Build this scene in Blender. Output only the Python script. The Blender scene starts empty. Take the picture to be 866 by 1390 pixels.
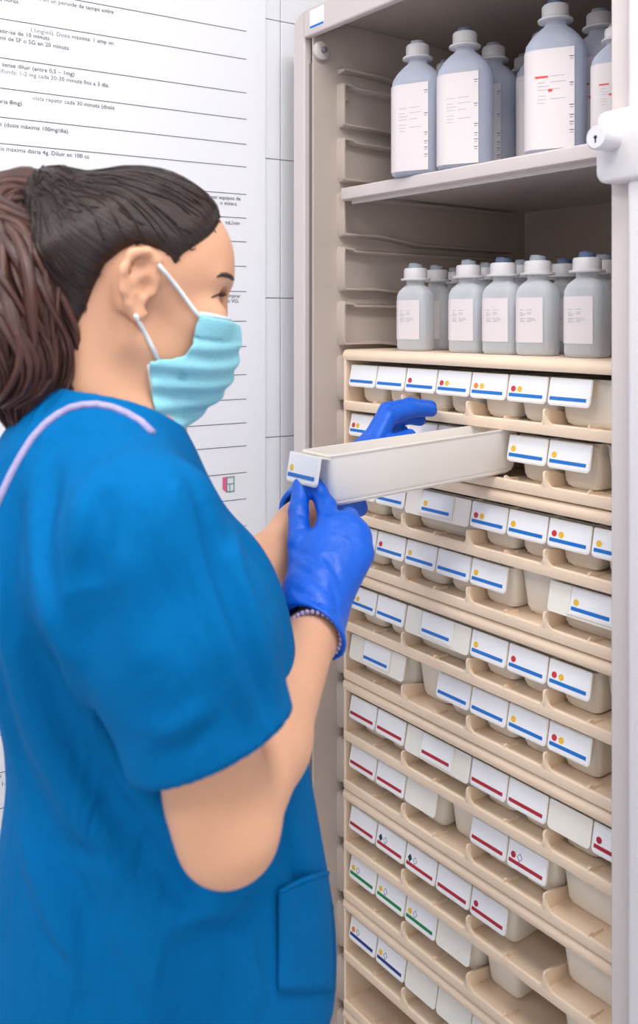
import bpy, bmesh, math, random
import numpy as np
from mathutils import Vector, Matrix
from mathutils.bvhtree import BVHTree

S = bpy.context.scene
COL = S.collection
PI = math.pi

# ------------------------------------------------------------------ camera, light, exposure
IMG_W, IMG_H, FPX = 866.0, 1390.0, 1230.0
HORIZON = 432.0                                   # row of the eye level
CAM = Vector((1.264, -1.014, 1.50))
YAW = math.radians(52.8)
FWD = Vector((-math.sin(YAW), math.cos(YAW), 0))
RGT = Vector((math.cos(YAW), math.sin(YAW), 0))
UP = Vector((0, 0, 1))
cd = bpy.data.cameras.new('camera')
cam = bpy.data.objects.new('camera', cd); COL.objects.link(cam)
cam.location = CAM; cam.rotation_euler = (PI/2, 0, YAW)
cd.sensor_fit = 'VERTICAL'; cd.sensor_height = 36.0; cd.sensor_width = 36.0
cd.lens = FPX/IMG_H*36.0
cd.shift_y = (HORIZON-IMG_H/2)/IMG_H
cd.clip_start = 0.05
cd.dof.use_dof = True; cd.dof.focus_distance = 1.42; cd.dof.aperture_fstop = 5.0
S.camera = cam

world = bpy.data.worlds.new('world'); S.world = world
world.use_nodes = True
world.node_tree.nodes['Background'].inputs[0].default_value = (0.9, 0.95, 1.0, 1)
world.node_tree.nodes['Background'].inputs[1].default_value = 1.0
S.view_settings.view_transform = 'Standard'
S.view_settings.look = 'None'
S.view_settings.exposure = 0.0
S.view_settings.gamma = 1.0
S.view_settings.use_curve_mapping = False
S.cycles.use_denoising = True
S.cycles.max_bounces = 10
S.cycles.transparent_max_bounces = 24
S.cycles.caustics_reflective = False
S.cycles.caustics_refractive = False

def area_light(name, loc, target, sx, sy, power, color=(1, 1, 1)):
    l = bpy.data.lights.new(name, 'AREA'); l.shape = 'RECTANGLE'
    l.size = sx; l.size_y = sy; l.energy = power; l.color = color
    o = bpy.data.objects.new(name, l); COL.objects.link(o)
    o.location = loc
    o.rotation_euler = (Vector(target)-Vector(loc)).to_track_quat('-Z', 'Y').to_euler()
    return o
# fill light at an added window in the right wall, and the ceiling panels
area_light('window_fill', (2.93, -1.93, 1.57), (0.0, -1.60, 1.45), 1.75, 1.32, 9, (1.0, 0.985, 0.965))
CEIL = 2.72
PANELS = [(1.12, -0.52), (1.10, -2.0), (0.30, -1.45)]
for k, (lx, ly) in enumerate(PANELS):
    area_light('ceiling_panel_light', (lx, ly, CEIL-0.03), (lx, ly, 0), 0.56, 0.56, (15, 15, 5)[k], (1.0, 0.99, 0.97))

# ------------------------------------------------------------------ helpers
def lin(c):
    c = c/255.0
    return c/12.92 if c <= 0.04045 else ((c+0.055)/1.055)**2.4
def rgb(r, g, b): return (lin(r), lin(g), lin(b), 1.0)

def mat(name, col, rough=0.5, bump=0.0, bscale=60.0, var=0.0, vscale=8.0, spec=0.5, sss=0.0, sss_rad=(1, .35, .2), stretch=None, metallic=0.0, coat=0.0):
    m = bpy.data.materials.new(name); m.use_nodes = True
    nt = m.node_tree; b = nt.nodes['Principled BSDF']
    b.inputs['Base Color'].default_value = col
    b.inputs['Roughness'].default_value = rough
    b.inputs['Specular IOR Level'].default_value = spec
    b.inputs['Metallic'].default_value = metallic
    b.inputs['Coat Weight'].default_value = coat
    if sss > 0:
        b.inputs['Subsurface Weight'].default_value = sss
        b.inputs['Subsurface Radius'].default_value = sss_rad
        b.inputs['Subsurface Scale'].default_value = 0.006
    tc = nt.nodes.new('ShaderNodeTexCoord')
    mp = nt.nodes.new('ShaderNodeMapping')
    nt.links.new(tc.outputs['Object'], mp.inputs[0])
    if stretch: mp.inputs['Scale'].default_value = stretch
    if var > 0:
        n = nt.nodes.new('ShaderNodeTexNoise'); n.inputs['Scale'].default_value = vscale; n.inputs['Detail'].default_value = 4
        nt.links.new(mp.outputs[0], n.inputs['Vector'])
        hs = nt.nodes.new('ShaderNodeHueSaturation'); hs.inputs['Color'].default_value = col
        mr = nt.nodes.new('ShaderNodeMapRange')
        mr.inputs['From Min'].default_value = .3; mr.inputs['From Max'].default_value = .7
        mr.inputs['To Min'].default_value = 1-var; mr.inputs['To Max'].default_value = 1+var
        nt.links.new(n.outputs['Fac'], mr.inputs['Value']); nt.links.new(mr.outputs[0], hs.inputs['Value'])
        nt.links.new(hs.outputs[0], b.inputs['Base Color'])
    if bump > 0:
        n2 = nt.nodes.new('ShaderNodeTexNoise'); n2.inputs['Scale'].default_value = bscale; n2.inputs['Detail'].default_value = 5
        nt.links.new(mp.outputs[0], n2.inputs['Vector'])
        bp = nt.nodes.new('ShaderNodeBump'); bp.inputs['Strength'].default_value = bump; bp.inputs['Distance'].default_value = 0.01
        nt.links.new(n2.outputs['Fac'], bp.inputs['Height']); nt.links.new(bp.outputs[0], b.inputs['Normal'])
    return m

def link_mesh(name, me, parent=None, m=None):
    if m is not None and not me.materials: me.materials.append(m)
    o = bpy.data.objects.new(name, me); COL.objects.link(o)
    if parent is not None: o.parent = parent
    return o

def mesh(name, vs, fs, m=None, smooth=False):
    me = bpy.data.meshes.new(name)
    me.from_pydata([tuple(v) for v in vs], [], [tuple(f) for f in fs]); me.update()
    if m is not None: me.materials.append(m)
    if smooth: me.polygons.foreach_set('use_smooth', [True]*len(me.polygons))
    return me

class MB:
    """collects shapes into one mesh"""
    def __init__(s): s.v = []; s.f = []
    def add(s, vs, fs):
        n = len(s.v); s.v += [tuple(v) for v in vs]; s.f += [tuple(i+n for i in f) for f in fs]; return s
    def box(s, x0, x1, y0, y1, z0, z1, bevel=0.0, seg=2):
        if bevel <= 0:
            vs = [(x, y, z) for x in (x0, x1) for y in (y0, y1) for z in (z0, z1)]
            fs = [(0, 1, 3, 2), (4, 6, 7, 5), (0, 4, 5, 1), (2, 3, 7, 6), (0, 2, 6, 4), (1, 5, 7, 3)]
            return s.add(vs, fs)
        bm = bmesh.new(); bmesh.ops.create_cube(bm, size=1)
        for v in bm.verts:
            v.co = Vector(((x0+x1)/2+v.co.x*(x1-x0), (y0+y1)/2+v.co.y*(y1-y0), (z0+z1)/2+v.co.z*(z1-z0)))
        bmesh.ops.bevel(bm, geom=bm.edges[:], offset=bevel, segments=seg, profile=0.5, affect='EDGES')
        bm.verts.index_update()
        s.add([v.co[:] for v in bm.verts], [[v.index for v in f.verts] for f in bm.faces]); bm.free(); return s
    def loft(s, loops, cap0=True, cap1=True, closed=True):
        n = len(loops[0]); base = len(s.v)
        for L in loops: s.v += [tuple(p) for p in L]
        for i in range(len(loops)-1):
            for j in range(n if closed else n-1):
                k = (j+1) % n
                s.f.append((base+i*n+j, base+i*n+k, base+(i+1)*n+k, base+(i+1)*n+j))
        if cap0: s.f.append(tuple(base+j for j in reversed(range(n))))
        if cap1: s.f.append(tuple(base+(len(loops)-1)*n+j for j in range(n)))
        return s
    def lathe(s, prof, n=24, c=(0, 0, 0), axis='z'):
        loops = []
        for r, z in prof:
            L = []
            for j in range(n):
                a = 2*PI*j/n; x, y = r*math.cos(a), r*math.sin(a)
                p = (x, y, z) if axis == 'z' else ((z, x, y) if axis == 'x' else (y, z, x))
                L.append((c[0]+p[0], c[1]+p[1], c[2]+p[2]))
            loops.append(L)
        return s.loft(loops)
    def prism(s, pts, a, b, axes='xz'):
        """polygon pts in the given axes, extruded along the third one from a to b"""
        def P(p, t):
            if axes == 'xz': return (p[0], t, p[1])
            if axes == 'yz': return (t, p[0], p[1])
            return (p[0], p[1], t)
        A = [P(p, a) for p in pts]; B = [P(p, b) for p in pts]
        return s.loft([A, B])
    def tube(s, pts, rad, n=8):
        pts = [Vector(p) for p in pts]
        if not isinstance(rad, (list, tuple)): rad = [rad]*len(pts)
        loops = []; ref = None
        for i, p in enumerate(pts):
            t = (pts[min(i+1, len(pts)-1)]-pts[max(i-1, 0)]).normalized()
            if ref is None:
                ref = t.orthogonal().normalized()
            ref = (ref-t*ref.dot(t)).normalized()
            q = t.cross(ref)
            loops.append([p+(ref*math.cos(2*PI*j/n)+q*math.sin(2*PI*j/n))*rad[i] for j in range(n)])
        return s.loft(loops)
    def mesh(s, name, m=None, smooth=False, angle=None):
        me = mesh(name, s.v, s.f, m, smooth)
        bm = bmesh.new(); bm.from_mesh(me); bmesh.ops.recalc_face_normals(bm, faces=bm.faces[:])
        if angle is not None:
            for f in bm.faces: f.smooth = True
            for e in bm.edges:
                if len(e.link_faces) == 2 and e.calc_face_angle(0) > math.radians(angle): e.smooth = False
        bm.to_mesh(me); bm.free(); return me
    def obj(s, name, m=None, parent=None, smooth=False, angle=None):
        return link_mesh(name, s.mesh(name, m, smooth, angle), parent)

def rr(w, d, r, n=5, cx=0, cy=0, z=0):
    """rounded rectangle loop"""
    pts = []
    r = min(r, w/2-1e-4, d/2-1e-4)
    for (sx, sy, a0) in ((1, -1, -90), (1, 1, 0), (-1, 1, 90), (-1, -1, 180)):
        for k in range(n+1):
            a = math.radians(a0+90*k/n)
            pts.append((cx+sx*(w/2-r)+r*math.cos(a), cy+sy*(d/2-r)+r*math.sin(a), z))
    return pts

def thing(name, label, cat, loc=(0, 0, 0), rz=0, group=None):
    o = bpy.data.objects.new(name, None); COL.objects.link(o)
    o.empty_display_size = 0.05
    o.location = loc; o.rotation_euler = (0, 0, rz)
    return tag(o, label, cat, group)
def tag(o, label, cat, group=None):
    o['label'] = label; o['category'] = cat
    if group: o['group'] = group
    return o
def structure(o): o['kind'] = 'structure'; return o

def at(px, py, Z):
    """the point seen at column px, row py, at depth Z in front of the photographer"""
    return CAM+RGT*((px-IMG_W/2)/FPX*Z)+FWD*Z-UP*((py-HORIZON)/FPX*Z)
def ray(px, py): return (RGT*((px-IMG_W/2)/FPX)+FWD-UP*((py-HORIZON)/FPX)).normalized()

# ------------------------------------------------------------------ materials
M = {}
M['wall'] = mat('painted_wall', rgb(236, 236, 240), .6, .05, 40)
M['tile'] = mat('glazed_tile', rgb(243, 243, 249), .22, .03, 6, .012, 3)
M['grout'] = mat('grout', rgb(230, 230, 236), .9, .2, 200)
M['floor'] = mat('vinyl_floor', rgb(212, 210, 208), .45, .05, 30, .06, 12)
M['ceiling'] = mat('ceiling_white', rgb(240, 240, 240), .8, .08, 50)
M['paper'] = mat('poster_paper', rgb(247, 247, 253), .35, .02, 3)
M['ink'] = mat('grey_ink', rgb(74, 76, 84), .6)
M['rule'] = mat('rule_ink', rgb(84, 88, 100), .6)
M['pink_ink'] = mat('pink_ink', rgb(233, 110, 150), .6)
M['teal_ink'] = mat('teal_ink', rgb(40, 150, 140), .6)
M['cab'] = mat('cabinet_plastic', rgb(214, 204, 202), .42, .04, 300, .012, 3)
M['cab_in'] = mat('shaded_cabinet_liner', rgb(196, 182, 172), .5, .05, 300, .02, 4)  # same plastic as the cabinet, darkened and warmed for the shade inside
M['cab_white'] = mat('white_guide_profile', rgb(224, 219, 223), .35)
M['dark'] = mat('dark_gap', rgb(34, 33, 34), .7)
M['channel'] = mat('roller_channel', rgb(122, 115, 118), .5)
M['rack'] = mat('tan_rack_plastic', rgb(247, 222, 196), .42, .03, 250, .015, 5)
M['bin'] = mat('cream_bin_plastic', rgb(250, 242, 229), .38, .02, 200, .012, 6)
M['bin_white'] = mat('pale_bin_plastic', rgb(246, 240, 234), .36, .02, 200, .01, 6)
M['flange'] = mat('flange_plastic', rgb(243, 238, 229), .34)
M['card'] = mat('white_card', rgb(247, 246, 250), .35)
M['blue'] = mat('blue_stripe', rgb(0, 114, 204), .45)
M['red'] = mat('crimson_stripe', rgb(176, 18, 44), .45)
M['green'] = mat('green_stripe', rgb(0, 128, 70), .45)
M['navy'] = mat('navy_stripe', rgb(18, 52, 140), .45)
M['d_red'] = mat('red_dot', rgb(206, 52, 56), .5)
M['d_yellow'] = mat('yellow_dot', rgb(242, 190, 50), .5)
M['d_orange'] = mat('orange_dot', rgb(236, 130, 50), .5)
M['d_dark'] = mat('dark_green_diamond', rgb(14, 62, 54), .5)
M['d_line'] = mat('grey_violet_line', rgb(128, 130, 176), .5)
M['metal'] = mat('lock_metal', rgb(222, 220, 226), .3, metallic=.3)
M['print'] = mat('label_ink', rgb(158, 152, 158), .6)
M['tick'] = mat('tick_ink', rgb(66, 64, 70), .6)
M['print_red'] = mat('label_red_ink', rgb(216, 84, 74), .6)
M['blabel'] = mat('bottle_label_paper', rgb(226, 217, 218), .45)
M['lamp'] = mat('lamp_diffuser', rgb(255, 255, 255), .5)
_b = M['lamp'].node_tree.nodes['Principled BSDF']
_b.inputs['Emission Color'].default_value = (1, .99, .97, 1); _b.inputs['Emission Strength'].default_value = 4.0

def translucent(name, col, alpha, rough=.35, trans=.5):
    m = bpy.data.materials.new(name); m.use_nodes = True; nt = m.node_tree
    b = nt.nodes['Principled BSDF']; out = nt.nodes['Material Output']
    b.inputs['Base Color'].default_value = col; b.inputs['Roughness'].default_value = rough
    tl = nt.nodes.new('ShaderNodeBsdfTranslucent'); tl.inputs[0].default_value = col
    tp = nt.nodes.new('ShaderNodeBsdfTransparent'); tp.inputs[0].default_value = (.97, .98, 1, 1)
    m1 = nt.nodes.new('ShaderNodeMixShader'); m1.inputs[0].default_value = trans
    nt.links.new(b.outputs[0], m1.inputs[1]); nt.links.new(tl.outputs[0], m1.inputs[2])
    lw = nt.nodes.new('ShaderNodeLayerWeight'); lw.inputs[0].default_value = .35
    mr = nt.nodes.new('ShaderNodeMapRange'); mr.inputs['To Min'].default_value = alpha; mr.inputs['To Max'].default_value = min(1, alpha+.4)
    nt.links.new(lw.outputs['Facing'], mr.inputs['Value'])
    m2 = nt.nodes.new('ShaderNodeMixShader'); nt.links.new(mr.outputs[0], m2.inputs[0])
    nt.links.new(tp.outputs[0], m2.inputs[1]); nt.links.new(m1.outputs[0], m2.inputs[2])
    nt.links.new(m2.outputs[0], out.inputs[0])
    return m
M['bottle'] = translucent('clear_bottle_plastic', rgb(234, 239, 253), .56, .28, .35)
M['bottle_small'] = translucent('milky_bottle_plastic', rgb(248, 250, 250), .60, .3, .35)
M['liquid'] = translucent('clear_solution', rgb(212, 224, 248), .14, .1)
M['cap'] = mat('cap_plastic', rgb(212, 208, 211), .35, sss=.1, sss_rad=(1, 1, 1))
M['port'] = mat('grey_port', rgb(150, 158, 170), .45)
M['port_blue'] = mat('blue_port', rgb(84, 98, 128), .45)

# ------------------------------------------------------------------ the room
WD = Vector((0.1116, 0.9937, 0)); WN = Vector((0.9937, -0.1116, 0))     # along the poster wall, and out of it
W0 = Vector((-0.088, 0.55, 0))
def wall_at(a, z, out=0.0): return W0+WD*a+WN*out+UP*z
def wall_hit(px, py):
    r = ray(px, py); t = (W0-CAM).dot(WN)/r.dot(WN); p = CAM+r*t
    return (p-W0).dot(WD), p.z
def room_matrix(o): o.matrix_world = Matrix(((WD.x, WN.x*-1, 0, W0.x), (WD.y, WN.y*-1, 0, W0.y), (0, 0, 1, 0), (0, 0, 0, 1))); return o
# room coordinates: x = along the poster wall (a), y = into that wall, z = up
A0, A1, RW = -3.9, 0.16, 3.3
def shell(name, x0, x1, y0, y1, z0, z1, m):
    o = MB().box(x0, x1, y0, y1, z0, z1).obj(name, M[m]); room_matrix(o); return structure(o)
wall_left = shell('wall_left', A0, A1, 0, .1, 0, CEIL, 'grout')
shell('wall_back', A1, A1+.1, -RW, .1, 0, CEIL, 'wall')
shell('wall_front', A0-.1, A0, -RW-.1, .1, 0, CEIL, 'wall')
shell('floor', A0-.1, A1+.1, -RW-.1, .1, -.1, 0, 'floor')
shell('ceiling', A0-.1, A1+.1, -RW-.1, .1, CEIL, CEIL+.1, 'ceiling')
# right wall has an opening for the unseen window added to carry the fill
X0, X1 = -3.10, -1.25
wf = MB()
wf.box(A0, X0, -RW-.1, -RW, 0, CEIL).box(X1, A1, -RW-.1, -RW, 0, CEIL).box(X0, X1, -RW-.1, -RW, 0, .85).box(X0, X1, -RW-.1, -RW, 2.3, CEIL)
structure(room_matrix(wf.obj('wall_right', M['wall'])))
win = MB()
for (x0, x1, z0, z1) in ((X0, X1, .85, .9), (X0, X1, 2.25, 2.3), (X0, X0+.05, .9, 2.25), (X1-.05, X1, .9, 2.25), ((X0+X1)/2-.025, (X0+X1)/2+.025, .9, 2.25)):
    win.box(x0, x1, -RW-.08, -RW-.03, z0, z1)
win_o = structure(room_matrix(win.obj('added_window', M['cab_white'])))
for nm, t in (('baseboard_back', (A1-.012, A1, -RW, 0, 0, .08)), ('baseboard_right', (A0, A1, -RW, -RW+.012, 0, .08))):
    shell(nm, *t, 'cab_white')

# glazed tiles on the poster wall, each one a piece
TW, TH, GAP = 0.198, 0.262, 0.0016
tile_me = MB().box(GAP/2, TW-GAP/2, -.008, .0, GAP/2, TH-GAP/2, .0008, 1).mesh('tile', M['tile'])
_, zt = wall_hit(380, 405)
ta, _ = wall_hit(378, 405)
z_start = zt-TH*math.floor(zt/TH)
for i in range(-9, 4):
    for j in range(-1, 10):
        z = z_start+j*TH; a = ta+i*TW
        if z < -.02 or z+TH > CEIL or a+TW > A1 or a < -1.9: continue
        t = link_mesh('tile', tile_me, wall_left); t.location = (a, 0, z)
for (lx, ly) in PANELS:
    L = thing('ceiling_light', 'square white ceiling light panel '+('in front of the cabinet', 'farthest from the cabinet', 'nearest the poster wall')[PANELS.index((lx, ly))], 'ceiling light', (lx, ly, CEIL), 0, 'ceiling light panels')
    MB().box(-.3, .3, -.3, -.28, -.02, 0).box(-.3, .3, .28, .3, -.02, 0).box(-.3, -.28, -.28, .28, -.02, 0).box(.28, .3, -.28, .28, -.02, 0).obj('frame', M['cab_white'], L)
    MB().box(-.28, .28, -.28, .28, -.012, -.002).obj('diffuser', M['lamp'], L)

# the poster
poster = thing('poster', 'tall white poster of dosage notes ruled into rows, on the tiled wall behind the person', 'poster')
poster.matrix_world = Matrix(((WD.x, 0, WN.x, W0.x+WN.x*.009), (WD.y, 0, WN.y, W0.y+WN.y*.009), (0, 1, 0, 0), (0, 0, 0, 1)))   # x right, y up, z out
pa, _ = wall_hit(357, 300)
plo, phi = .55, 2.15
a_left = pa-.95
sh = MB(); nn = 24                                    # paper bulges a little off the wall
fr = [[(a_left+(pa-a_left)*i/nn, z, .001+.004*math.sin(PI*i/nn)**2) for i in range(nn+1)] for z in (plo, phi)]
bk = [[(p[0], p[1], p[2]-.0008) for p in L] for L in fr]
for i in range(nn):
    sh.add([fr[0][i], fr[0][i+1], fr[1][i+1], fr[1][i]], [(0, 1, 2, 3)])
    sh.add([bk[0][i], bk[0][i+1], bk[1][i+1], bk[1][i]], [(3, 2, 1, 0)])
sh.obj('paper_sheet', M['paper'], poster)
def bulge(a): return .001+.004*math.sin(PI*min(1, max(0, (a-a_left)/(pa-a_left))))**2
a_r, _ = wall_hit(331, 300)
for y in (44.6, 82.4, 128, 163.4, 197.3, 228, 265, 297, 329, 362, 396, 436, 470, 508, 541, 573, 604, 640, 675.6, 712, 748, 790, 833, 876, 918, 962, 1004, 1046):
    _, z = wall_hit(331, y)
    mb = MB(); a0 = a_left+.03; n = 24
    pts = [(a0+(a_r-a0)*i/n) for i in range(n+1)]
    for i in range(n):
        b0, b1 = bulge(pts[i])+.0006, bulge(pts[i+1])+.0006
        mb.add([(pts[i], z-.0006, b0), (pts[i+1], z-.0006, b1), (pts[i+1], z+.0006, b1), (pts[i], z+.0006, b0)], [(0, 1, 2, 3)])
    mb.obj('rule_line', M['rule'], poster)
def text_mesh(body, size, m, bold=False, align='RIGHT'):
    c = bpy.data.curves.new('text', 'FONT'); c.body = body; c.size = size; c.align_x = align
    c.resolution_u = 2
    if bold: c.offset = size*.02
    o = bpy.data.objects.new('text_tmp', c); COL.objects.link(o)
    dg = bpy.context.evaluated_depsgraph_get()
    me = bpy.data.meshes.new_from_object(o.evaluated_get(dg))
    bpy.data.objects.remove(o); bpy.data.curves.remove(c)
    me.materials.clear(); me.materials.append(m); me.name = 'text'
    return me
TXT = [(151, 22, '100mg en 100ml de SG5% en un periode de temps entre'), (24, 9, 'x 1 2 hores.'),
       (151, 64, 'te: bolus lent: 1ml + 9ml de SF (0,1mg/ml). Dosis màxima: 1 amp en'), (66, 58, 'r. Pot repetir-se de 10 minuts.'), (92, 71, '1 amp en 100ml de SF o SG en 20 minuts.'),
       (98, 106, 'te: bolus ràpid sense diluir (entre 0,5 – 1mg)'), (145, 121, 'ió per organs/bolfonds: 1-2 mg cada 20-30 minuts fins a 3 dia.'),
       (152, 151, 'te:  2mg lentament. Si no resposta repetir cada 30 minuts (dosis'), (29, 146, 'diària 8mg).'),
       (91, 183, 'te: bolus lent (dosis màxima 100mg/dia).'), (118, 217, '1-2g/24h. Dosis màxima diària 4g. Diluir en 100 cc'),
       (323, 273, 'per equipos de'), (319, 280, 'o enters.'), (322, 306, 'mL/min'), (323, 404, 'amb XG. Emprar'), (321, 411, 'lentament VO.'),
       (274, 554, 'dins d\'un'), (254, 562, '24 hores.'), (220, 590, '5mg/kg'), (254, 619, 'dosis.'), (14, 1046, 'Adm: 1-2'), (14, 1058, '1-2x')]
for (x, y, s) in TXT:
    a, z = wall_hit(x, y)
    o = link_mesh('printed_text', text_mesh(s, .0098, M['ink']), poster)
    o.location = (a, z, bulge(a)+.0012)
la, lz = wall_hit(306, 656)
icon = MB(); 
for (x0, x1, z0, z1) in ((-.003, .0125, .012, .0135), (-.003, .0125, -.0145, -.013), (-.003, -.0017, -.0145, .0135), (.0112, .0125, -.0145, .0135), (-.003, .0125, .0, .001), (.003, .004, -.014, 0)):
    icon.box(x0, x1, z0, z1, 0, .0005)
icon = icon.obj('printed_icon', M['teal_ink'], poster); icon.location = (la, lz, bulge(la)+.0008)
icon2 = MB().prism([(-.011, -.008), (-.003, -.0145), (-.003, .0135), (-.011, .0135)], 0, .0004, 'xy').obj('printed_icon', M['pink_ink'], poster)
icon2.location = (la, lz, bulge(la)+.0008)

# ------------------------------------------------------------------ the cabinet
cab = thing('medicine_cabinet', 'tall pinkish grey plastic cabinet with open front, shelf rails and white right post', 'cabinet')
UL, UR, DB = -.02, .622, .517                         # liner planes left, right, back
MB().box(UL-.004, UL, -.0525, DB, .02, 2.035, .0015).obj('side_panel', M['cab_in'], cab)
MB().box(UR, UR+.004, -.0525, DB, .02, 2.035, .002).obj('side_panel', M['cab_in'], cab)
MB().box(-.0701, -.045, -.045, DB+.012, .0, 2.035).obj('outer_side', M['cab'], cab)
MB().box(UR+.013, UR+.05, -.045, DB+.012, .0, 2.035).obj('outer_side', M['cab'], cab)
MB().box(UL, UR, DB, DB+.012, .02, 2.035).obj('back_panel', M['cab_in'], cab)
MB().box(UL-.012, UR+.012, -.05, DB+.012, 2.035, 2.047).obj('top_panel', M['cab_in'], cab)
MB().box(UL-.012, UR+.012, -.045, DB+.012, .0, .06).obj('plinth', M['cab'], cab)
# front frame: stile with rounded upper corner and header, built as one L-profile each
def stile(x0, x1, left):
    r = .03; pts = [(x0, 0), (x1, 0), (x1, 2.047)]
    if left: pts = [(x0, 0), (x1, 0), (x1, 2.047)] + [(x0+r-r*math.sin(math.radians(90*k/8)), 2.047-r+r*math.cos(math.radians(90*k/8))) for k in range(0, 9)]
    else: pts = [(x1, 0), (x1, 2.047-r)] + [(x1-r+r*math.cos(math.radians(90*k/8)), 2.047-r+r*math.sin(math.radians(90*k/8))) for k in range(1, 9)] + [(x0, 2.047), (x0, 0)]
    bm = bmesh.new()
    vs = [bm.verts.new((p[0], -.060, p[1])) for p in pts]
    f = bm.faces.new(vs); g = bmesh.ops.extrude_face_region(bm, geom=[f])
    for v in g['geom']:
        if isinstance(v, bmesh.types.BMVert): v.co.y = -.045
    bmesh.ops.recalc_face_normals(bm, faces=bm.faces[:])
    ed = [e for e in bm.edges if all(abs(v.co.y+.060) < 1e-5 for v in e.verts)]
    bmesh.ops.bevel(bm, geom=ed, offset=.003, segments=3, profile=.5, affect='EDGES')
    me = bpy.data.meshes.new('stile'); bm.to_mesh(me); bm.free(); return me
link_mesh('stile', stile(-.0701, -.0365, True), cab, M['cab'])
link_mesh('stile', stile(.597, .634, False), cab, M['cab'])
hd = MB().box(-.0352, .5965, -.0625, -.047, 1.9985, 2.0475, .0035, 3).obj('header', M['cab'], cab)
MB().box(-.0365, -.0242, -.0490, -.034, .05, 1.955).obj('roller_channel', M['channel'], cab)
MB().box(-.045, -.032, -.034, -.030, .05, 2.0).obj('roller_channel', M['dark'], cab)
MB().lathe([(.0155, 0), (.0165, .002), (.0165, .0085), (.013, .011), (.006, .0115)], 32, (-.0205, -.038, 1.975), 'x').obj('guide_roller', M['cab'], cab, angle=40)
MB().lathe([(.0055, 0), (.0055, .006), (.004, .0075)], 20, (-.0090, -.038, 1.975), 'x').obj('roller_pin', M['channel'], cab, angle=40)
# white guide profile that covers the outer half of the right stile
wp = MB(); wp.loft([[(p[0], p[1], z) for p in rr(.040, .030, .009, 5, .6515, -.066)] for z in (0.0, 2.03)])
wp.obj('guide_profile', M['cab_white'], cab, angle=40)
# lock block and cylinder
lb = MB()
lb.loft([[(p[0], yy, p[1]) for p in rr(w, h, .012, 5, .6425, 1.7045)] for w, h, yy in ((.094, .086, -.055), (.094, .086, -.084), (.091, .083, -.088), (.086, .078, -.090))])
lock = lb.obj('lock_block', M['cab_white'], cab, angle=35)
MB().lathe([(.0150, 0), (.0150, -.022), (.0158, -.023), (.0158, -.030), (.0138, -.0325)], 32, (.619, 1.712, -.0) , 'z')
def lathe_y(prof, c, n=32):
    m = MB(); m.loft([[(c[0]+r*math.cos(2*PI*j/n), c[1]+t, c[2]+r*math.sin(2*PI*j/n)) for j in range(n)] for r, t in prof]); return m
lathe_y([(.0135, .004), (.0135, -.021), (.0145, -.022), (.0145, -.029), (.0125, -.0315)], (.6195, -.090, 1.7105)).obj('lock_cylinder', M['metal'], cab, angle=40)
kh = lathe_y([(.0022, 0), (.0022, -.0012)], (.6195, -.1208, 1.7105), 14)
kh.box(.6187, .6203, -.1220, -.1208, 1.7040, 1.7105).obj('keyhole', M['dark'], cab)
# paper sign on the header
MB().box(-.0155, .0250, -.0634, -.0626, 2.0065, 2.0410, .0006, 1).obj('header_sign', M['card'], cab)
MB().box(-.0140, .0245, -.0639, -.0634, 2.0085, 2.0125).obj('sign_stripe', M['blue'], cab)

# embossed rails on the liner: one C-shaped rail per slot
def ribbon(pts, t):
    P = [Vector((p[0], p[1])) for p in pts]; A = []; B = []
    for i, p in enumerate(P):
        d0 = (P[i]-P[i-1]).normalized() if i > 0 else None
        d1 = (P[i+1]-P[i]).normalized() if i < len(P)-1 else None
        d = ((d0 or d1)+(d1 or d0)).normalized(); n = Vector((-d.y, d.x))
        c = 1.0 if (d0 is None or d1 is None) else max(.5, d.dot(d1))
        A.append(p+n*t/2/c); B.append(p-n*t/2/c)
    return A+B[::-1]
def rail_mesh(flip, only_low=False):
    zb = -.0675
    path = [(.46, -.0005), (.030, .0005), (.027, .004), (.008, .005), (.0055, .0025), (.0055, zb+.004), (.0085, zb), (.090, zb), (.125, zb-.003), (.185, zb-.0115), (.46, zb-.0125)]
    if only_low: path = [(.0035, zb-.0015)]+path[6:]
    lo = ribbon(path, .0095); hi = ribbon(path, .0038)
    s = -1 if flip else 1
    base = (UR if flip else UL)
    m = MB()
    n = len(path)
    L0 = [(base-s*.0005, p.x, p.y) for p in lo]; L1 = [(base+s*.0165, p.x, p.y) for p in hi]; L2 = [(base+s*.0178, p.x*.5+q.x*.5, p.y*.5+q.y*.5) for p, q in zip(hi, ribbon(path, .002))]
    m.loft([L0, L1, L2], False, False)
    b = 2*2*n
    for i in range(n-1):                          # end cap strip
        m.f.append((b+i, b+i+1, b+2*n-2-i, b+2*n-1-i))
    return m.mesh('shelf_rail', M['cab_in'], angle=50)
rail_l, rail_r = rail_mesh(False), rail_mesh(True)
rail_top_l, rail_top_r = rail_mesh(False, True), rail_mesh(True, True)
for k in range(0, 19):
    z = 2.0145-.0985*k
    if z-.08 < .06: break
    for me in ((rail_top_l, rail_top_r) if k == 0 else (rail_l, rail_r)):
        o = link_mesh('shelf_rail', me, cab); o.location = (0, 0, z)
tip = MB().loft([[(UL+x, .013+d+p[0], 1.8945+p[1]) for p in rr(.020*s, .006*s, .002, 3)] for x, s, d in ((0, 1, 0), (.008, .6, .004), (.012, .3, .006))]).obj('rail_stop', M['cab_in'], cab, angle=50)

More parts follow.
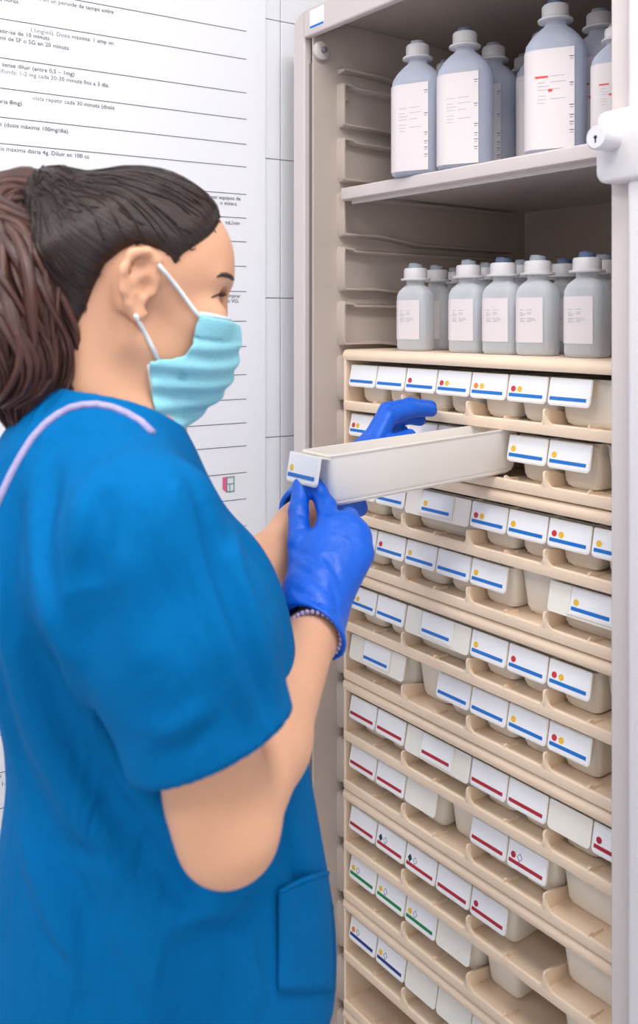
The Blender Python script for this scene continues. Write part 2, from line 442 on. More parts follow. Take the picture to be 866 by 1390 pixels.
# ------------------------------------------------------------------ shelf with the large bottles
SH = 1.7325
shelf = thing('cabinet_shelf', 'pinkish grey plastic shelf under the large bottles', 'shelf', (0, 0, SH))
MB().box(.0, .602, .010, .50, -.0085, 0, .001, 1).obj('shelf_plate', M['cab'], shelf)
sp = [(-.005, -.003), (-.003, -.0005), (0, .0), (.012, .0), (.012, -.0225), (-.001, -.0225), (-.0042, -.0205), (-.005, -.017)]
MB().prism(sp, .0, .602, 'yz').obj('front_rail', M['cab'], shelf, angle=35)
MB().box(.008, .594, .012, .016, -.0285, -.0085, .001, 1).obj('drip_lip', M['cab'], shelf)

# ------------------------------------------------------------------ tan racks: two tiers each
PITCH, OFF, RACK_H = .073, .011, .196
def make_rack():
    parts = []
    D = .402
    tp = [(-.001, -.0145), (-.0015, -.010), (.0005, -.004), (.004, -.0012), (.010, 0), (D, 0), (D, -.006), (.006, -.006), (.006, -.0185), (.001, -.0185)]
    parts.append(('top_panel', MB().prism(tp, 0, .603, 'yz').mesh('top_panel', M['rack'], angle=35), (0, 0, 0)))
    sd = MB().box(0, .006, .0, D, -.1935, -.006, .0012, 1); parts.append(('side_panel', sd.mesh('side_panel', M['rack']), (0, 0, 0)))
    parts.append(('side_panel', sd.mesh('side_panel', M['rack']), (.597, 0, 0)))
    run = MB().box(-.0165, 0, .012, D-.01, -.0045, .0, .0008, 1)
    for zf in (-.095, -.182):
        # floor with rounded upstanding lip along its front
        fp = [(-.002, -.0085), (-.0028, -.003), (-.0022, .0022), (0, .0042), (.0022, .0042), (.0042, .0022), (.0062, .0003), (.010, 0), (D, 0), (D, -.004), (.006, -.004), (.004, -.0115), (0, -.0125), (-.0014, -.0115)]
        parts.append(('tier_floor', MB().prism(fp, .004, .599, 'yz').mesh('tier_floor', M['rack'], angle=35), (0, 0, zf)))
    # partition fin between pairs of bins: tall at the front, sweeping down into the lip
    pf = [(-.0024, .002), (-.0024, .021), (-.0008, .0238), (.002, .0245), (.020, .0225), (.045, .016), (.30, .014), (.30, -.001), (.0, -.001)]
    f = MB().prism(pf, -.0018, .0018, 'yz')
    arc = [(.0016, .0195)] + [(.0016+.0145*(1-math.cos(math.radians(a))), .0195-.0165*math.sin(math.radians(a))) for a in (15, 30, 45, 60, 75, 90)] + [(.0016, .002)]
    f.prism(arc, -.0022, .0026, 'xz')
    arc2 = [(-p[0]*.55, p[1]) for p in arc][::-1]
    f.prism(arc2, -.0020, .0020, 'xz')
    fin = f.mesh('partition_fin', M['rack'], angle=40)
    r = MB().prism([(-.0015, .003), (-.0006, .0075), (.004, .0085), (.010, .005), (.03, .0035), (.03, -.001), (0, -.001)], -.0012, .0012, 'yz')
    rib = r.mesh('guide_rib', M['rack'], angle=40)
    for zf in (-.095, -.182):
        for i in range(1, 8):
            parts.append(('partition_fin' if i % 2 == 0 else 'guide_rib', fin if i % 2 == 0 else rib, (OFF+PITCH*i-.0005, 0, zf)))
    return parts
rack_parts = make_rack()
ORD = ['first', 'second', 'third', 'fourth', 'fifth', 'sixth', 'seventh', 'eighth', 'ninth', 'tenth', 'eleventh', 'twelfth']
TOP = 1.4445
racks = []
for k in range(7):
    lab = 'topmost tan plastic tray rack, small bottles standing on its top' if k == 0 else ('tan plastic tray rack, %s one down from the top of the cabinet stack' % ORD[k])
    r = thing('tray_rack', lab, 'tray rack', (0, 0, TOP-RACK_H*k), 0, 'tan tray racks')
    for nm, me, loc in rack_parts:
        o = link_mesh(nm, me, r); o.location = loc
    racks.append(r)

# ------------------------------------------------------------------ bins
def bin_body(nw):
    """open tapered tub with rounded corners, nw pitches wide"""
    wt, wb = PITCH*nw-.006, PITCH*nw-.016
    H = .066; yf_t, yf_b, yb_t, yb_b = .0255, .0305, .388, .380
    def ring(w, y0, y1, z, r): return rr(w, y1-y0, r, 4, 0, (y0+y1)/2, z)
    Ls = []
    for t, sh in ((0, .006), (.06, .0025), (.16, .0), (1, 0)):
        w = wb+(wt-wb)*t-2*sh; Ls.append(ring(w, yf_b+(yf_t-yf_b)*t+sh, yb_b+(yb_t-yb_b)*t-sh, H*t, .010))
    Ls.append(ring(wt+.003, yf_t-.0015, yb_t+.0015, H-.0005, .011)); Ls.append(ring(wt+.003, yf_t-.0015, yb_t+.0015, H+.0012, .011))
    Ls.append(ring(wt-.0035, yf_t+.002, yb_t-.002, H+.0012, .009))
    Ls.append(ring(wb-.003, yf_b+.002, yb_b-.002, .004, .009))
    m = MB(); m.loft(Ls)
    return m
BODY = {n: bin_body(n).mesh('tub', M['bin'], angle=40) for n in (1, 2)}
TILT = math.radians(12)
FW, FH = .0705, .037
def flange_mesh(w, h=FH):
    """label flap: rounded plate hanging out in front of the tub, joined to its rim"""
    pts = [(-w/2, 0), (-w/2+.001, .001), (w/2-.001, .001), (w/2, 0)]
    r = .006
    pts = [(-w/2, 0)] + [(-w/2+r-r*math.cos(math.radians(a)), -h+r-r*math.sin(math.radians(a))) for a in (0, 22, 45, 67, 90)] \
        + [(w/2-r+r*math.sin(math.radians(a)), -h+r-r*math.cos(math.radians(a))) for a in (0, 22, 45, 67, 90)] + [(w/2, 0), (w/2-.0015, .0015), (-w/2+.0015, .0015)]
    m = MB(); m.prism(pts, -.0010, .0010, 'xz')
    m.box(-w/2+.002, w/2-.002, .0008, .017, -.0012, .0008)
    return m.mesh('label_flap', M['flange'], angle=40)
FLAP = {'single': flange_mesh(FW), 'double': flange_mesh(PITCH*2-.004, .040)}
def card_mesh(w, h):
    r = .0035
    pts = [(-w/2, 0)] + [(-w/2+r-r*math.cos(math.radians(a)), -h+r-r*math.sin(math.radians(a))) for a in (0, 45, 90)] \
        + [(w/2-r+r*math.sin(math.radians(a)), -h+r-r*math.cos(math.radians(a))) for a in (0, 45, 90)] + [(w/2, 0)]
    return MB().prism(pts, -.0018, -.0010, 'xz').mesh('label_card', M['card'])
CARD = card_mesh(FW-.0025, .0345)
CARD2 = MB().box(-.034, .034, -.0018, -.0010, -.0335, 0).mesh('label_card', M['card'])
hold = MB()
for x in (-.0355, .0355): hold.box(x-.0012, x+.0012, -.0032, -.0008, -.0350, .0, .0004, 1)
hold.box(-.0365, .0365, -.0030, -.0008, -.0362, -.0343, .0004, 1)
HOLD = hold.mesh('card_holder', M['flange'])
STRIPE = {k: MB().box(-.0315, .0290, -.00225, -.0018, -.0288, -.0239).mesh('colour_stripe', M[k]) for k in ('blue', 'red', 'green', 'navy')}
def disc(mname): 
    m = MB(); m.loft([[(.0043*math.cos(2*PI*j/18), y, .0043*math.sin(2*PI*j/18)) for j in range(18)] for y in (-.0018, -.00225)]); return m.mesh('colour_dot', M[mname])
DOT = {k: disc(n) for k, n in (('R', 'd_red'), ('Y', 'd_yellow'), ('O', 'd_orange'))}
DOT['C'] = disc('red')
DOT['D'] = MB().prism([(0, -.0062), (.0048, 0), (0, .0062), (-.0048, 0)], -.00225, -.0018, 'xz').mesh('colour_diamond', M['d_dark'])
dm = MB()
_o = [(0, -.0060), (.0048, 0), (0, .0060), (-.0048, 0)]
for i in range(4):
    a, b = Vector(_o[i]), Vector(_o[(i+1) % 4])
    dm.prism([a, b, b*.80, a*.80], -.00222, -.0018, 'xz')
DOT['E'] = dm.mesh('outline_diamond', M['d_line'])
DOTNAME = {'R': 'red dot', 'Y': 'yellow dot', 'O': 'orange dot', 'C': 'crimson dot', 'D': 'dark diamond', 'E': 'outline diamond'}

def make_bin(kind, stripe, dots, i, zf, label, group, dy=0.0, white=False):
    n = 2 if kind in ('D', 'W', 'Q') else 1
    xc = OFF+PITCH*(i+n/2)
    b = thing('storage_bin', label, 'bin', (xc, dy, zf), 0, group)
    t = link_mesh('tub', BODY[n], b)
    if kind in ('R', 'Q'): t.rotation_euler = (0, 0, PI); t.location = (0, .418, 0)
    if kind in ('L', 'P', 'D', 'W'):
        dbl = kind == 'D'
        x = 0.0 if kind != 'W' else -.036
        f = link_mesh('label_flap', FLAP['double' if dbl else 'single'], b)
        f.location = (x, .0105, .0660); f.rotation_euler = (-TILT, 0, 0)
        if kind == 'P': return b
        c = link_mesh('label_card', CARD2 if dbl else CARD, f); c.location = (0, 0, -.0005)
        # stripe and dots are printed on the card: children of the flap so that the depth stays at two levels
        st = link_mesh('colour_stripe', STRIPE[stripe], f); st.location = (0, 0, -.0010)
        if dbl: link_mesh('card_holder', HOLD, f)
        for q, ch in enumerate(dots):
            d = link_mesh('colour_dot' if ch in 'RYOC' else 'colour_diamond', DOT[ch], f)
            d.location = (-.0245+.0118*q, 0, -.0185)
    return b
# row, position, kind, stripe, dots
ROWS = [
 [(0,'L','blue',''),(1,'L','blue',''),(2,'L','blue','R'),(3,'L','blue','RY'),(4,'L','blue','OY'),(5,'L','blue','RY'),(6,'W','blue','')],
 [(0,'L','blue','RY'),(1,'L','blue',''),(2,'L','blue',''),(3,'L','blue','Y'),(5,'L','blue','Y'),(6,'L','blue','Y'),(7,'R','','')],
 [(0,'L','blue',''),(1,'L','blue',''),(2,'D','blue','Y'),(4,'L','blue','RY'),(5,'L','blue','Y'),(6,'L','blue','RY'),(7,'L','blue','Y')],
 [(0,'L','blue',''),(1,'L','blue','R'),(2,'L','blue','Y'),(3,'L','blue',''),(4,'L','blue','Y'),(5,'R','',''),(6,'D','blue','Y')],
 [(0,'L','blue','CY'),(1,'L','blue',''),(2,'D','blue',''),(4,'L','blue','Y'),(5,'L','blue','R'),(6,'L','blue','RY'),(7,'R','','')],
 [(0,'D','blue',''),(2,'R','',''),(3,'L','blue',''),(4,'L','blue',''),(5,'L','blue','Y'),(6,'L','blue','RY')],
 [(0,'L','red',''),(1,'L','red',''),(2,'D','red',''),(4,'L','red',''),(5,'L','red',''),(6,'P','',''),(7,'L','red','C')],
 [(0,'L','red',''),(1,'L','red',''),(2,'P','',''),(3,'R','',''),(4,'L','red',''),(5,'L','red','CE'),(6,'Q','','')],
 [(0,'L','red',''),(1,'L','red','DE'),(2,'L','red','DE'),(3,'L','red',''),(4,'L','red','C'),(6,'Q','','')],
 [(0,'L','green','YE'),(1,'L','green','YE'),(2,'L','green','YE'),(3,'P','',''),(4,'R','',''),(6,'Q','','')],
 [(0,'L','navy','OE'),(1,'L','navy','YE'),(2,'P','',''),(3,'P','',''),(4,'P','',''),(5,'R','',''),(6,'R','','')],
]
for ri, row in enumerate(ROWS):
    zf = TOP-RACK_H*(ri//2)+(-.095 if ri % 2 == 0 else -.182)+.0003
    for bi, (i, kind, st, dots) in enumerate(row):
        pos = ORD[bi]+' bin from left in '+ORD[ri]+' row down'
        dn = ' and '.join(DOTNAME[c] for c in dots)
        if kind in 'LW': d = ('%s, %s-striped card%s' % (pos, st, (', '+dn) if dn else ' without dots'))
        elif kind == 'D': d = '%s, wide flap holding %s-striped card' % (pos, st)
        elif kind == 'P': d = '%s, bare cream flap without card' % pos
        elif kind == 'R': d = '%s, plain cream front, no flap' % pos
        else: d = '%s, wide plain cream front' % pos
        make_bin(kind, st, dots, i, zf, d, 'bins in the tray racks')
# the bin she pulls out
pulled = make_bin('L', 'blue', 'Y', 4, TOP-.182+.0050, 'long cream bin pulled out of the second row by the gloved hands', 'bins in the tray racks', dy=-.345)
pt_ = [c for c in pulled.children if c.name.startswith('tub')][0]
pt_.data = pt_.data.copy(); pt_.data.materials[0] = M['bin_white']
pulled.rotation_euler = (math.radians(1.5), 0, math.radians(.3)); pulled.scale.x = .92; pulled.location.x += .001; pulled.location.y += .002; pulled.location.z -= .0068

# ------------------------------------------------------------------ bottles
def bottle_parts(w, d, prof, r, mbody, lab_z, lab_w, nrow, seed):
    rng = random.Random(seed)
    zs_full = prof
    m = MB(); Ls = []
    for (fw, fd, z, rad) in prof: Ls.append(rr(fw, fd, rad, 5, 0, 0, z))
    m.loft(Ls); body = m.mesh('bottle_body', mbody, angle=50)
    li = MB().loft([rr(fw-.004, fd-.004, max(.003, rad-.002), 4, 0, 0, z) for (fw, fd, z, rad) in prof if .001 < z and fw > w*.6]).mesh('liquid', M['liquid'], angle=50)
    # label: sheet that follows the front and wraps round the left corner
    loop = [p for p in rr(w+.0012, d+.0012, r, 5)]
    pts = sorted([p for p in loop if p[1] < -d/2+r*1.02 and p[0] < lab_w+.0005], key=lambda p: (p[0], -p[1]))
    pts = [p for p in pts if p[0] < 0]
    pts = sorted(pts, key=lambda p: -p[1])+[(lab_w, -(d+.0012)/2, 0)]
    lb = MB(); lb.loft([[(p[0], p[1], z) for p in pts] for z in lab_z], False, False, closed=False)
    label = lb.mesh('paper_label', M['blabel'], angle=60)
    pr = MB(); y = -(d+.0012)/2-.0002; H = lab_z[1]-lab_z[0]; x0 = -w/2+r*.9; x1 = lab_w-.011
    z = lab_z[1]-H*.28; n = 0
    while z > lab_z[0]+H*.42:
        mid = x0+(x1-x0)*.45
        pr.box(x0, mid-.002-rng.random()*(mid-x0)*.5, y, y+.0001, z, z+.0006)
        if rng.random() < .8: pr.box(mid, x1-rng.random()*.008, y, y+.0001, z+.0003, z+.0009)
        z -= H*.036 if n % 3 else H*.06; n += 1
    prn = pr.mesh('printed_lines', M['print'])
    tk = MB()
    for q in (.90, .64, .42, .32, .25, .17): tk.box(lab_w-.0068, lab_w-.0008, y, y+.0001, lab_z[0]+H*q, lab_z[0]+H*q+.0011).box(lab_w-.0060, lab_w-.0018, y, y+.0001, lab_z[0]+H*q-.0034, lab_z[0]+H*q-.0026)
    tks = tk.mesh('scale_marks', M['tick'])
    return body, li, label, prn, tks
BW, BD = .086, .058
big = bottle_parts(BW, BD, [(BW-.010, BD-.010, .0, .022), (BW-.002, BD-.002, .003, .024), (BW, BD, .008, .025), (BW, BD, .148, .025), (BW-.004, BD-.002, .158, .025), (BW-.018, BD-.008, .169, .024), (.050, .040, .178, .019), (.034, .033, .184, .0162), (.030, .030, .187, .0149), (.030, .030, .193, .0149)], .025, M['bottle'], (.006, .147), .030, 20, 3)
SW, SD = .058, .046
small = bottle_parts(SW, SD, [(SW-.012, SD-.012, .0, .012), (SW-.003, SD-.003, .0025, .013), (SW, SD, .007, .014), (SW, SD, .094, .014), (SW-.006, SD-.005, .102, .014), (SW-.018, SD-.010, .108, .014), (.031, .031, .112, .0152), (.030, .030, .121, .0149)], .014, M['bottle_small'], (.020, .086), .021, 12, 5)
cap_big = MB().lathe([(.0225, .1915), (.0248, .1925), (.0248, .1950), (.0200, .1975), (.0192, .2000), (.0192, .2130), (.0175, .2155)], 32).mesh('collar_cap', M['cap'], angle=40)
cap_small = MB().lathe([(.0245, .1195), (.0252, .1205), (.0250, .1228), (.0200, .1238), (.0198, .1380), (.0180, .1405)], 32).mesh('collar_cap', M['cap'], angle=40)
def port_mesh(z0, m):
    p = MB().lathe([(.0118, z0-.001), (.0118, z0+.006), (.0100, z0+.0075)], 24)
    p.box(-.0105, .0035, -.0045, .0045, z0+.0065, z0+.0095, .001, 1)
    return p.mesh('port_seal', m, angle=40)
port_big = {k: port_mesh(.2150, M[k]) for k in ('port', 'port_blue')}
port_small = {k: port_mesh(.1400, M[k]) for k in ('port', 'port_blue')}
red_bar = MB().box(-.024, -.006, -BD/2-.0009, -BD/2-.0008, .106, .109).box(-.006, .0, -BD/2-.0009, -BD/2-.0008, .086, .090).mesh('red_print', M['print_red'])
def bottle(kind, px, Z, rz, label, port='port', red=False, scale=1.0, group=None, z=None):
    zb = {'big': SH, 'small': TOP}[kind] if z is None else z
    p = at(px, HORIZON, Z)
    o = thing('large_bottle' if kind == 'big' else 'small_bottle', label, 'bottle', (p.x, p.y, zb), math.radians(rz), group)
    o.scale = (scale,)*3
    body, li, lab, prn, tks = big if kind == 'big' else small
    for nm, me in (('bottle_body', body), ('liquid', li), ('paper_label', lab), ('collar_cap', cap_big if kind == 'big' else cap_small), ('port_seal', (port_big if kind == 'big' else port_small)[port])):
        link_mesh(nm, me, o)
    link_mesh('printed_lines', prn, o)
    if kind == 'big': link_mesh('scale_marks', tks, o)
    if red: link_mesh('red_print', red_bar, o)
    return o
G1, G2 = 'large bottles on the upper shelf', 'small bottles on the top rack'
bottle('big', 567, 1.49, 24, 'leftmost large clear bottle at the left end of the upper shelf', group=G1)
bottle('big', 631, 1.425, 27, 'large clear bottle with blue port, second from the left on the upper shelf', 'port_blue', group=G1)
bottle('big', 670, 1.50, 12, 'large clear bottle half hidden between two front ones on the upper shelf', group=G1)
bottle('big', 607, 1.60, 20, 'large bottle at the back, only its cap showing between the two leftmost ones', group=G1)
bottle('big', 713, 1.565, 22, 'large bottle just left of and behind the tallest-looking red-printed bottle', group=G1)
bottle('big', 739, 1.43, 24, 'large bottle hidden behind the red-printed front bottle, cap peeping out', 'port_blue', group=G1)
bottle('big', 754, 1.300, 30, 'nearest large clear bottle with red print and blue port, upper shelf', 'port_blue', True, group=G1)
bottle('big', 814, 1.335, 18, 'large bottle with red print at right end of upper shelf, beside post', 'port', True, group=G1)
bottle('big', 835, 1.215, 25, 'shorter bottle with red bar on label mostly hidden behind the lock', 'port', True, scale=.72, group=G1)
FR = [(564, 1.545), (636, 1.455), (683, 1.395), (730, 1.345), (797, 1.275)]
for k, (px, Z) in enumerate(FR):
    bottle('small', px, Z, 16-2*k, '%s small milky bottle from left in the front row on the tray rack' % ORD[k], 'port_blue' if k in (2, 4) else 'port', group=G2)
BR = [(593, 1.60), (618, 1.68), (661, 1.525), (709, 1.455), (766, 1.42), (820, 1.335), (657, 1.70), (705, 1.60), (750, 1.54)]
for k, (px, Z) in enumerate(BR):
    lab = '%s small bottle from left in the second row, behind the front bottles' % ORD[k] if k < 6 else '%s small bottle from left in the rearmost row on the tray rack' % ORD[k-6]
    bottle('small', px, Z, 12, lab, 'port_blue' if k in (4,) else 'port', group=G2)

# ------------------------------------------------------------------ the person: smooth distance fields turned into meshes
class Field:
    def __init__(s, lo, hi, h):
        s.lo = np.array(lo, np.float32); s.h = h
        n = np.ceil((np.array(hi)-np.array(lo))/h).astype(int)+1
        s.n = n; s.F = np.full(tuple(n), 1e3, np.float32)
        s.ax = [s.lo[i]+h*np.arange(n[i], dtype=np.float32) for i in range(3)]
    def grid(s, lo, hi):
        i0 = np.clip(np.floor((np.array(lo)-s.lo)/s.h).astype(int), 0, s.n)
        i1 = np.clip(np.ceil((np.array(hi)-s.lo)/s.h).astype(int)+1, 0, s.n)
        sl = tuple(slice(a, b) for a, b in zip(i0, i1))
        X = s.ax[0][sl[0]][:, None, None]; Y = s.ax[1][sl[1]][None, :, None]; Z = s.ax[2][sl[2]][None, None, :]
        return sl, X, Y, Z
    def put(s, sl, d, k, op):
        f = s.F[sl]
        if f.size == 0: return
        if op == 'add':
            if k > 0:
                h = np.maximum(k-np.abs(f-d), 0)/k
                s.F[sl] = np.minimum(f, d)-h*h*k*.25
            else: s.F[sl] = np.minimum(f, d)
        else:
            d = -d
            if k > 0:
                h = np.maximum(k-np.abs(f-d), 0)/k
                s.F[sl] = np.maximum(f, d)+h*h*k*.25
            else: s.F[sl] = np.maximum(f, d)
    def cap(s, a, b, ra, rb, k=.01, op='add', flat=None):
        """tapered capsule; flat = (axis, factor) squashes it along an axis"""
        a = np.array(a, np.float32); b = np.array(b, np.float32); m = max(ra, rb)*(max(1, flat[1]) if flat else 1)+k+.03
        sl, X, Y, Z = s.grid(np.minimum(a, b)-m, np.maximum(a, b)+m)
        ba = b-a; L = max(float(ba@ba), 1e-9)
        px, py, pz = X-a[0], Y-a[1], Z-a[2]
        t = np.clip((px*ba[0]+py*ba[1]+pz*ba[2])/L, 0, 1)
        qx, qy, qz = px-t*ba[0], py-t*ba[1], pz-t*ba[2]
        if flat:
            w = np.array(flat[0], np.float32); dot = (qx*w[0]+qy*w[1]+qz*w[2])*(1/flat[1]-1)
            qx, qy, qz = qx+w[0]*dot, qy+w[1]*dot, qz+w[2]*dot
        d = np.sqrt(qx*qx+qy*qy+qz*qz)-(ra+(rb-ra)*t)
        s.put(sl, d, k, op)
    def chain(s, pts, rads, k=.01, op='add', flat=None):
        for i in range(len(pts)-1): s.cap(pts[i], pts[i+1], rads[i], rads[i+1], k, op, flat)
    def ell(s, c, r, ax=None, k=.01, op='add'):
        """ellipsoid: centre, radii along the three axes ax"""
        c = np.array(c, np.float32); m = max(r)+k+.03
        sl, X, Y, Z = s.grid(c-m, c+m)
        px, py, pz = X-c[0], Y-c[1], Z-c[2]
        if ax is None: u = (px, py, pz)
        else: u = tuple(px*a[0]+py*a[1]+pz*a[2] for a in ax)
        k0 = np.sqrt(sum((q/rr_)**2 for q, rr_ in zip(u, r))); k1 = np.sqrt(sum((q/rr_**2)**2 for q, rr_ in zip(u, r)))+1e-6
        s.put(sl, k0*(k0-1)/k1, k, op)
    def plane(s, p, n):
        """keep the side the normal points away from"""
        p = np.array(p, np.float32); n = np.array(n, np.float32)
        d = (s.ax[0]-p[0])[:, None, None]*n[0]+(s.ax[1]-p[1])[None, :, None]*n[1]+(s.ax[2]-p[2])[None, None, :]*n[2]
        s.F = np.maximum(s.F, d)
    def val(s, P):
        g = (np.array(P, np.float32)-s.lo)/s.h; i = np.floor(g).astype(int)
        if (i < 0).any() or (i >= s.n-1).any(): return 1.0
        f = g-i; c = s.F[i[0]:i[0]+2, i[1]:i[1]+2, i[2]:i[2]+2]
        c = c[0]*(1-f[0])+c[1]*f[0]; c = c[0]*(1-f[1])+c[1]*f[1]
        return float(c[0]*(1-f[2])+c[1]*f[2])
    def nets(s):
        """naive surface nets"""
        F = s.F; neg = F < 0
        c = np.zeros(tuple(s.n-1), np.uint8)
        for dx in (0, 1):
            for dy in (0, 1):
                for dz in (0, 1):
                    c += neg[dx:dx+s.n[0]-1, dy:dy+s.n[1]-1, dz:dz+s.n[2]-1]
        act = (c > 0) & (c < 8)
        I = np.argwhere(act); ids = np.full(act.shape, -1, np.int32); ids[act] = np.arange(len(I))
        acc = np.zeros((len(I), 3), np.float32); cnt = np.zeros(len(I), np.float32)
        C = {}
        for dx in (0, 1):
            for dy in (0, 1):
                for dz in (0, 1): C[dx, dy, dz] = F[I[:, 0]+dx, I[:, 1]+dy, I[:, 2]+dz]
        for a in C:
            for ax in range(3):
                if a[ax] == 1: continue
                b = list(a); b[ax] = 1; b = tuple(b)
                fa, fb = C[a], C[b]; mk = (fa < 0) != (fb < 0)
                t = np.where(mk, fa/np.where(fa == fb, 1, fa-fb), 0)
                p = np.array(a, np.float32)[None, :].repeat(len(I), 0); p[:, ax] = t
                acc[mk] += p[mk]; cnt[mk] += 1
        V = s.lo+s.h*(I+acc/cnt[:, None])
        Q = []
        for ax in range(3):
            o1, o2 = [(1, 2), (2, 0), (0, 1)][ax]
            sa = [slice(None)]*3; sb = [slice(None)]*3; sa[ax] = slice(0, -1); sb[ax] = slice(1, None)
            ch = neg[tuple(sa)] != neg[tuple(sb)]
            E = np.argwhere(ch); E = E[(E[:, o1] > 0) & (E[:, o2] > 0) & (E[:, o1] < s.n[o1]-1) & (E[:, o2] < s.n[o2]-1)]
            fl = neg[E[:, 0], E[:, 1], E[:, 2]]
            def idx(d1, d2):
                G = E.copy(); G[:, o1] -= d1; G[:, o2] -= d2; return ids[G[:, 0], G[:, 1], G[:, 2]]
            q = np.stack([idx(1, 1), idx(0, 1), idx(0, 0), idx(1, 0)], 1)
            q[~fl] = q[~fl][:, ::-1]
            Q.append(q[(q >= 0).all(1)])
        Q = np.concatenate(Q)
        return V, Q
    def mesh(s, name, m, relax=2):
        V, Q = s.nets()
        for _ in range(relax):                        # a little laplacian smoothing
            A = np.zeros_like(V); n = np.zeros(len(V), np.float32)
            for i in range(4):
                for j in ((i+1) % 4, (i+3) % 4):
                    np.add.at(A, Q[:, i], V[Q[:, j]]); np.add.at(n, Q[:, i], 1)
            V = V*.5+.5*A/np.maximum(n, 1)[:, None]
        me = bpy.data.meshes.new(name)
        me.vertices.add(len(V)); me.vertices.foreach_set('co', V.astype(np.float32).ravel())
        me.loops.add(len(Q)*4); me.loops.foreach_set('vertex_index', Q.astype(np.int32).ravel())
        me.polygons.add(len(Q)); me.polygons.foreach_set('loop_start', np.arange(0, len(Q)*4, 4, dtype=np.int32))
        me.polygons.foreach_set('use_smooth', np.ones(len(Q), bool))
        me.update(calc_edges=True); me.validate()
        me.materials.append(m)
        return me
    def hit(s, px, py, z0=.45, z1=1.6, out=0.0):
        """first point of the surface along the line of sight through a pixel"""
        prev = 1.0
        for Z in np.arange(z0, z1, .004):
            v = s.val(at(px, py, Z))
            if v < out:
                return at(px, py, Z-.004*(out-v)/max(1e-5, prev-v) if prev > v else Z)
            prev = v
        return None

def spline(pts, n):
    out = []
    for i in range(len(pts)-1):
        p0 = pts[max(i-1, 0)]; p1 = pts[i]; p2 = pts[i+1]; p3 = pts[min(i+2, len(pts)-1)]
        for q in range(n):
            t = q/n
            out.append(.5*((2*p1)+(p2-p0)*t+(2*p0-5*p1+4*p2-p3)*t*t+(3*p1-p0-3*p2+p3)*t**3))
    out.append(pts[-1]); return out
def fold(T, pts, w, amount, **kw):
    """amount > 0 raises a soft ridge of that height along the cloth, < 0 presses a furrow; w is its half width"""
    P = [p for p in (T.hit(x, y, **kw) for x, y in pts) if p is not None]
    if len(P) < 2: return
    L = [V3(p) for p in spline(P, 3)]; m = w*2.6
    sl, X, Y, Z = T.grid(np.min(L, 0)-m, np.max(L, 0)+m)
    d2 = np.full(T.F[sl].shape, 1e3, np.float32); n = len(L)-1
    env = np.zeros_like(d2)
    for i in range(n):
        p, q = L[i], L[i+1]; ba = q-p; l2 = max(float(ba@ba), 1e-9)
        t = np.clip(((X-p[0])*ba[0]+(Y-p[1])*ba[1]+(Z-p[2])*ba[2])/l2, 0, 1)
        e = (X-p[0]-t*ba[0])**2+(Y-p[1]-t*ba[1])**2+(Z-p[2]-t*ba[2])**2
        mk = e < d2; d2 = np.where(mk, e, d2); env = np.where(mk, np.sin(PI*np.clip((i+t)/n*.9+.05, 0, 1)), env)
    T.F[sl] -= amount*env*np.exp(-d2/(w*w*.5))
def V3(v): return np.array([v[0], v[1], v[2]], np.float32)
def dirv(deg, pitch=0):
    a = math.radians(deg); h = RGT*math.cos(a)+FWD*math.sin(a); p = math.radians(pitch)
    return h*math.cos(p)+UP*math.sin(p)

M['skin'] = mat('skin', rgb(226, 172, 140), .48, .02, 260, .035, 14, .35, .25, (1, .4, .25))
M['hair'] = bpy.data.materials.new('dark_brown_hair')
M['hair'].use_nodes = True
nt = M['hair'].node_tree; b = nt.nodes['Principled BSDF']
uv = nt.nodes.new('ShaderNodeUVMap'); uv.uv_map = 'strand'
mp = nt.nodes.new('ShaderNodeMapping'); mp.inputs['Scale'].default_value = (1, 1, 1)
n1 = nt.nodes.new('ShaderNodeTexNoise'); n1.inputs['Scale'].default_value = 1.0; n1.inputs['Detail'].default_value = 6; n1.inputs['Roughness'].default_value = .65
cr = nt.nodes.new('ShaderNodeValToRGB')
cr.color_ramp.elements[0].position = .32; cr.color_ramp.elements[0].color = rgb(11, 7, 7)
cr.color_ramp.elements[1].position = .74; cr.color_ramp.elements[1].color = rgb(62, 37, 33)
bp = nt.nodes.new('ShaderNodeBump'); bp.inputs['Strength'].default_value = .55; bp.inputs['Distance'].default_value = .004
nt.links.new(uv.outputs[0], mp.inputs[0]); nt.links.new(mp.outputs[0], n1.inputs['Vector'])
nt.links.new(n1.outputs['Fac'], cr.inputs[0]); nt.links.new(cr.outputs[0], b.inputs['Base Color'])
nt.links.new(n1.outputs['Fac'], bp.inputs['Height']); nt.links.new(bp.outputs[0], b.inputs['Normal'])
b.inputs['Roughness'].default_value = .33; b.inputs['Specular IOR Level'].default_value = .5
M['brow'] = mat('brow_hair', rgb(58, 38, 34), .6)
M['scrub'] = mat('blue_scrub_cloth', rgb(0, 104, 168), .85, .10, 420, .03, 10, .08)
# soft creases of worn cotton, stretched along the drape
nt = M['scrub'].node_tree; b = nt.nodes['Principled BSDF']
tc = nt.nodes.new('ShaderNodeTexCoord'); mp = nt.nodes.new('ShaderNodeMapping')
mp.inputs['Rotation'].default_value = (0.5, 0.35, 0.2); mp.inputs['Scale'].default_value = (1.5, 1.5, .42)
nz = nt.nodes.new('ShaderNodeTexNoise'); nz.inputs['Scale'].default_value = 11; nz.inputs['Detail'].default_value = 2.5; nz.inputs['Distortion'].default_value = .9
b2 = nt.nodes.new('ShaderNodeBump'); b2.inputs['Strength'].default_value = .55; b2.inputs['Distance'].default_value = .022
nt.links.new(tc.outputs['Object'], mp.inputs[0]); nt.links.new(mp.outputs[0], nz.inputs['Vector']); nt.links.new(nz.outputs['Fac'], b2.inputs['Height'])
old = b.inputs['Normal'].links[0].from_node
nt.links.new(b2.outputs[0], old.inputs['Normal'])
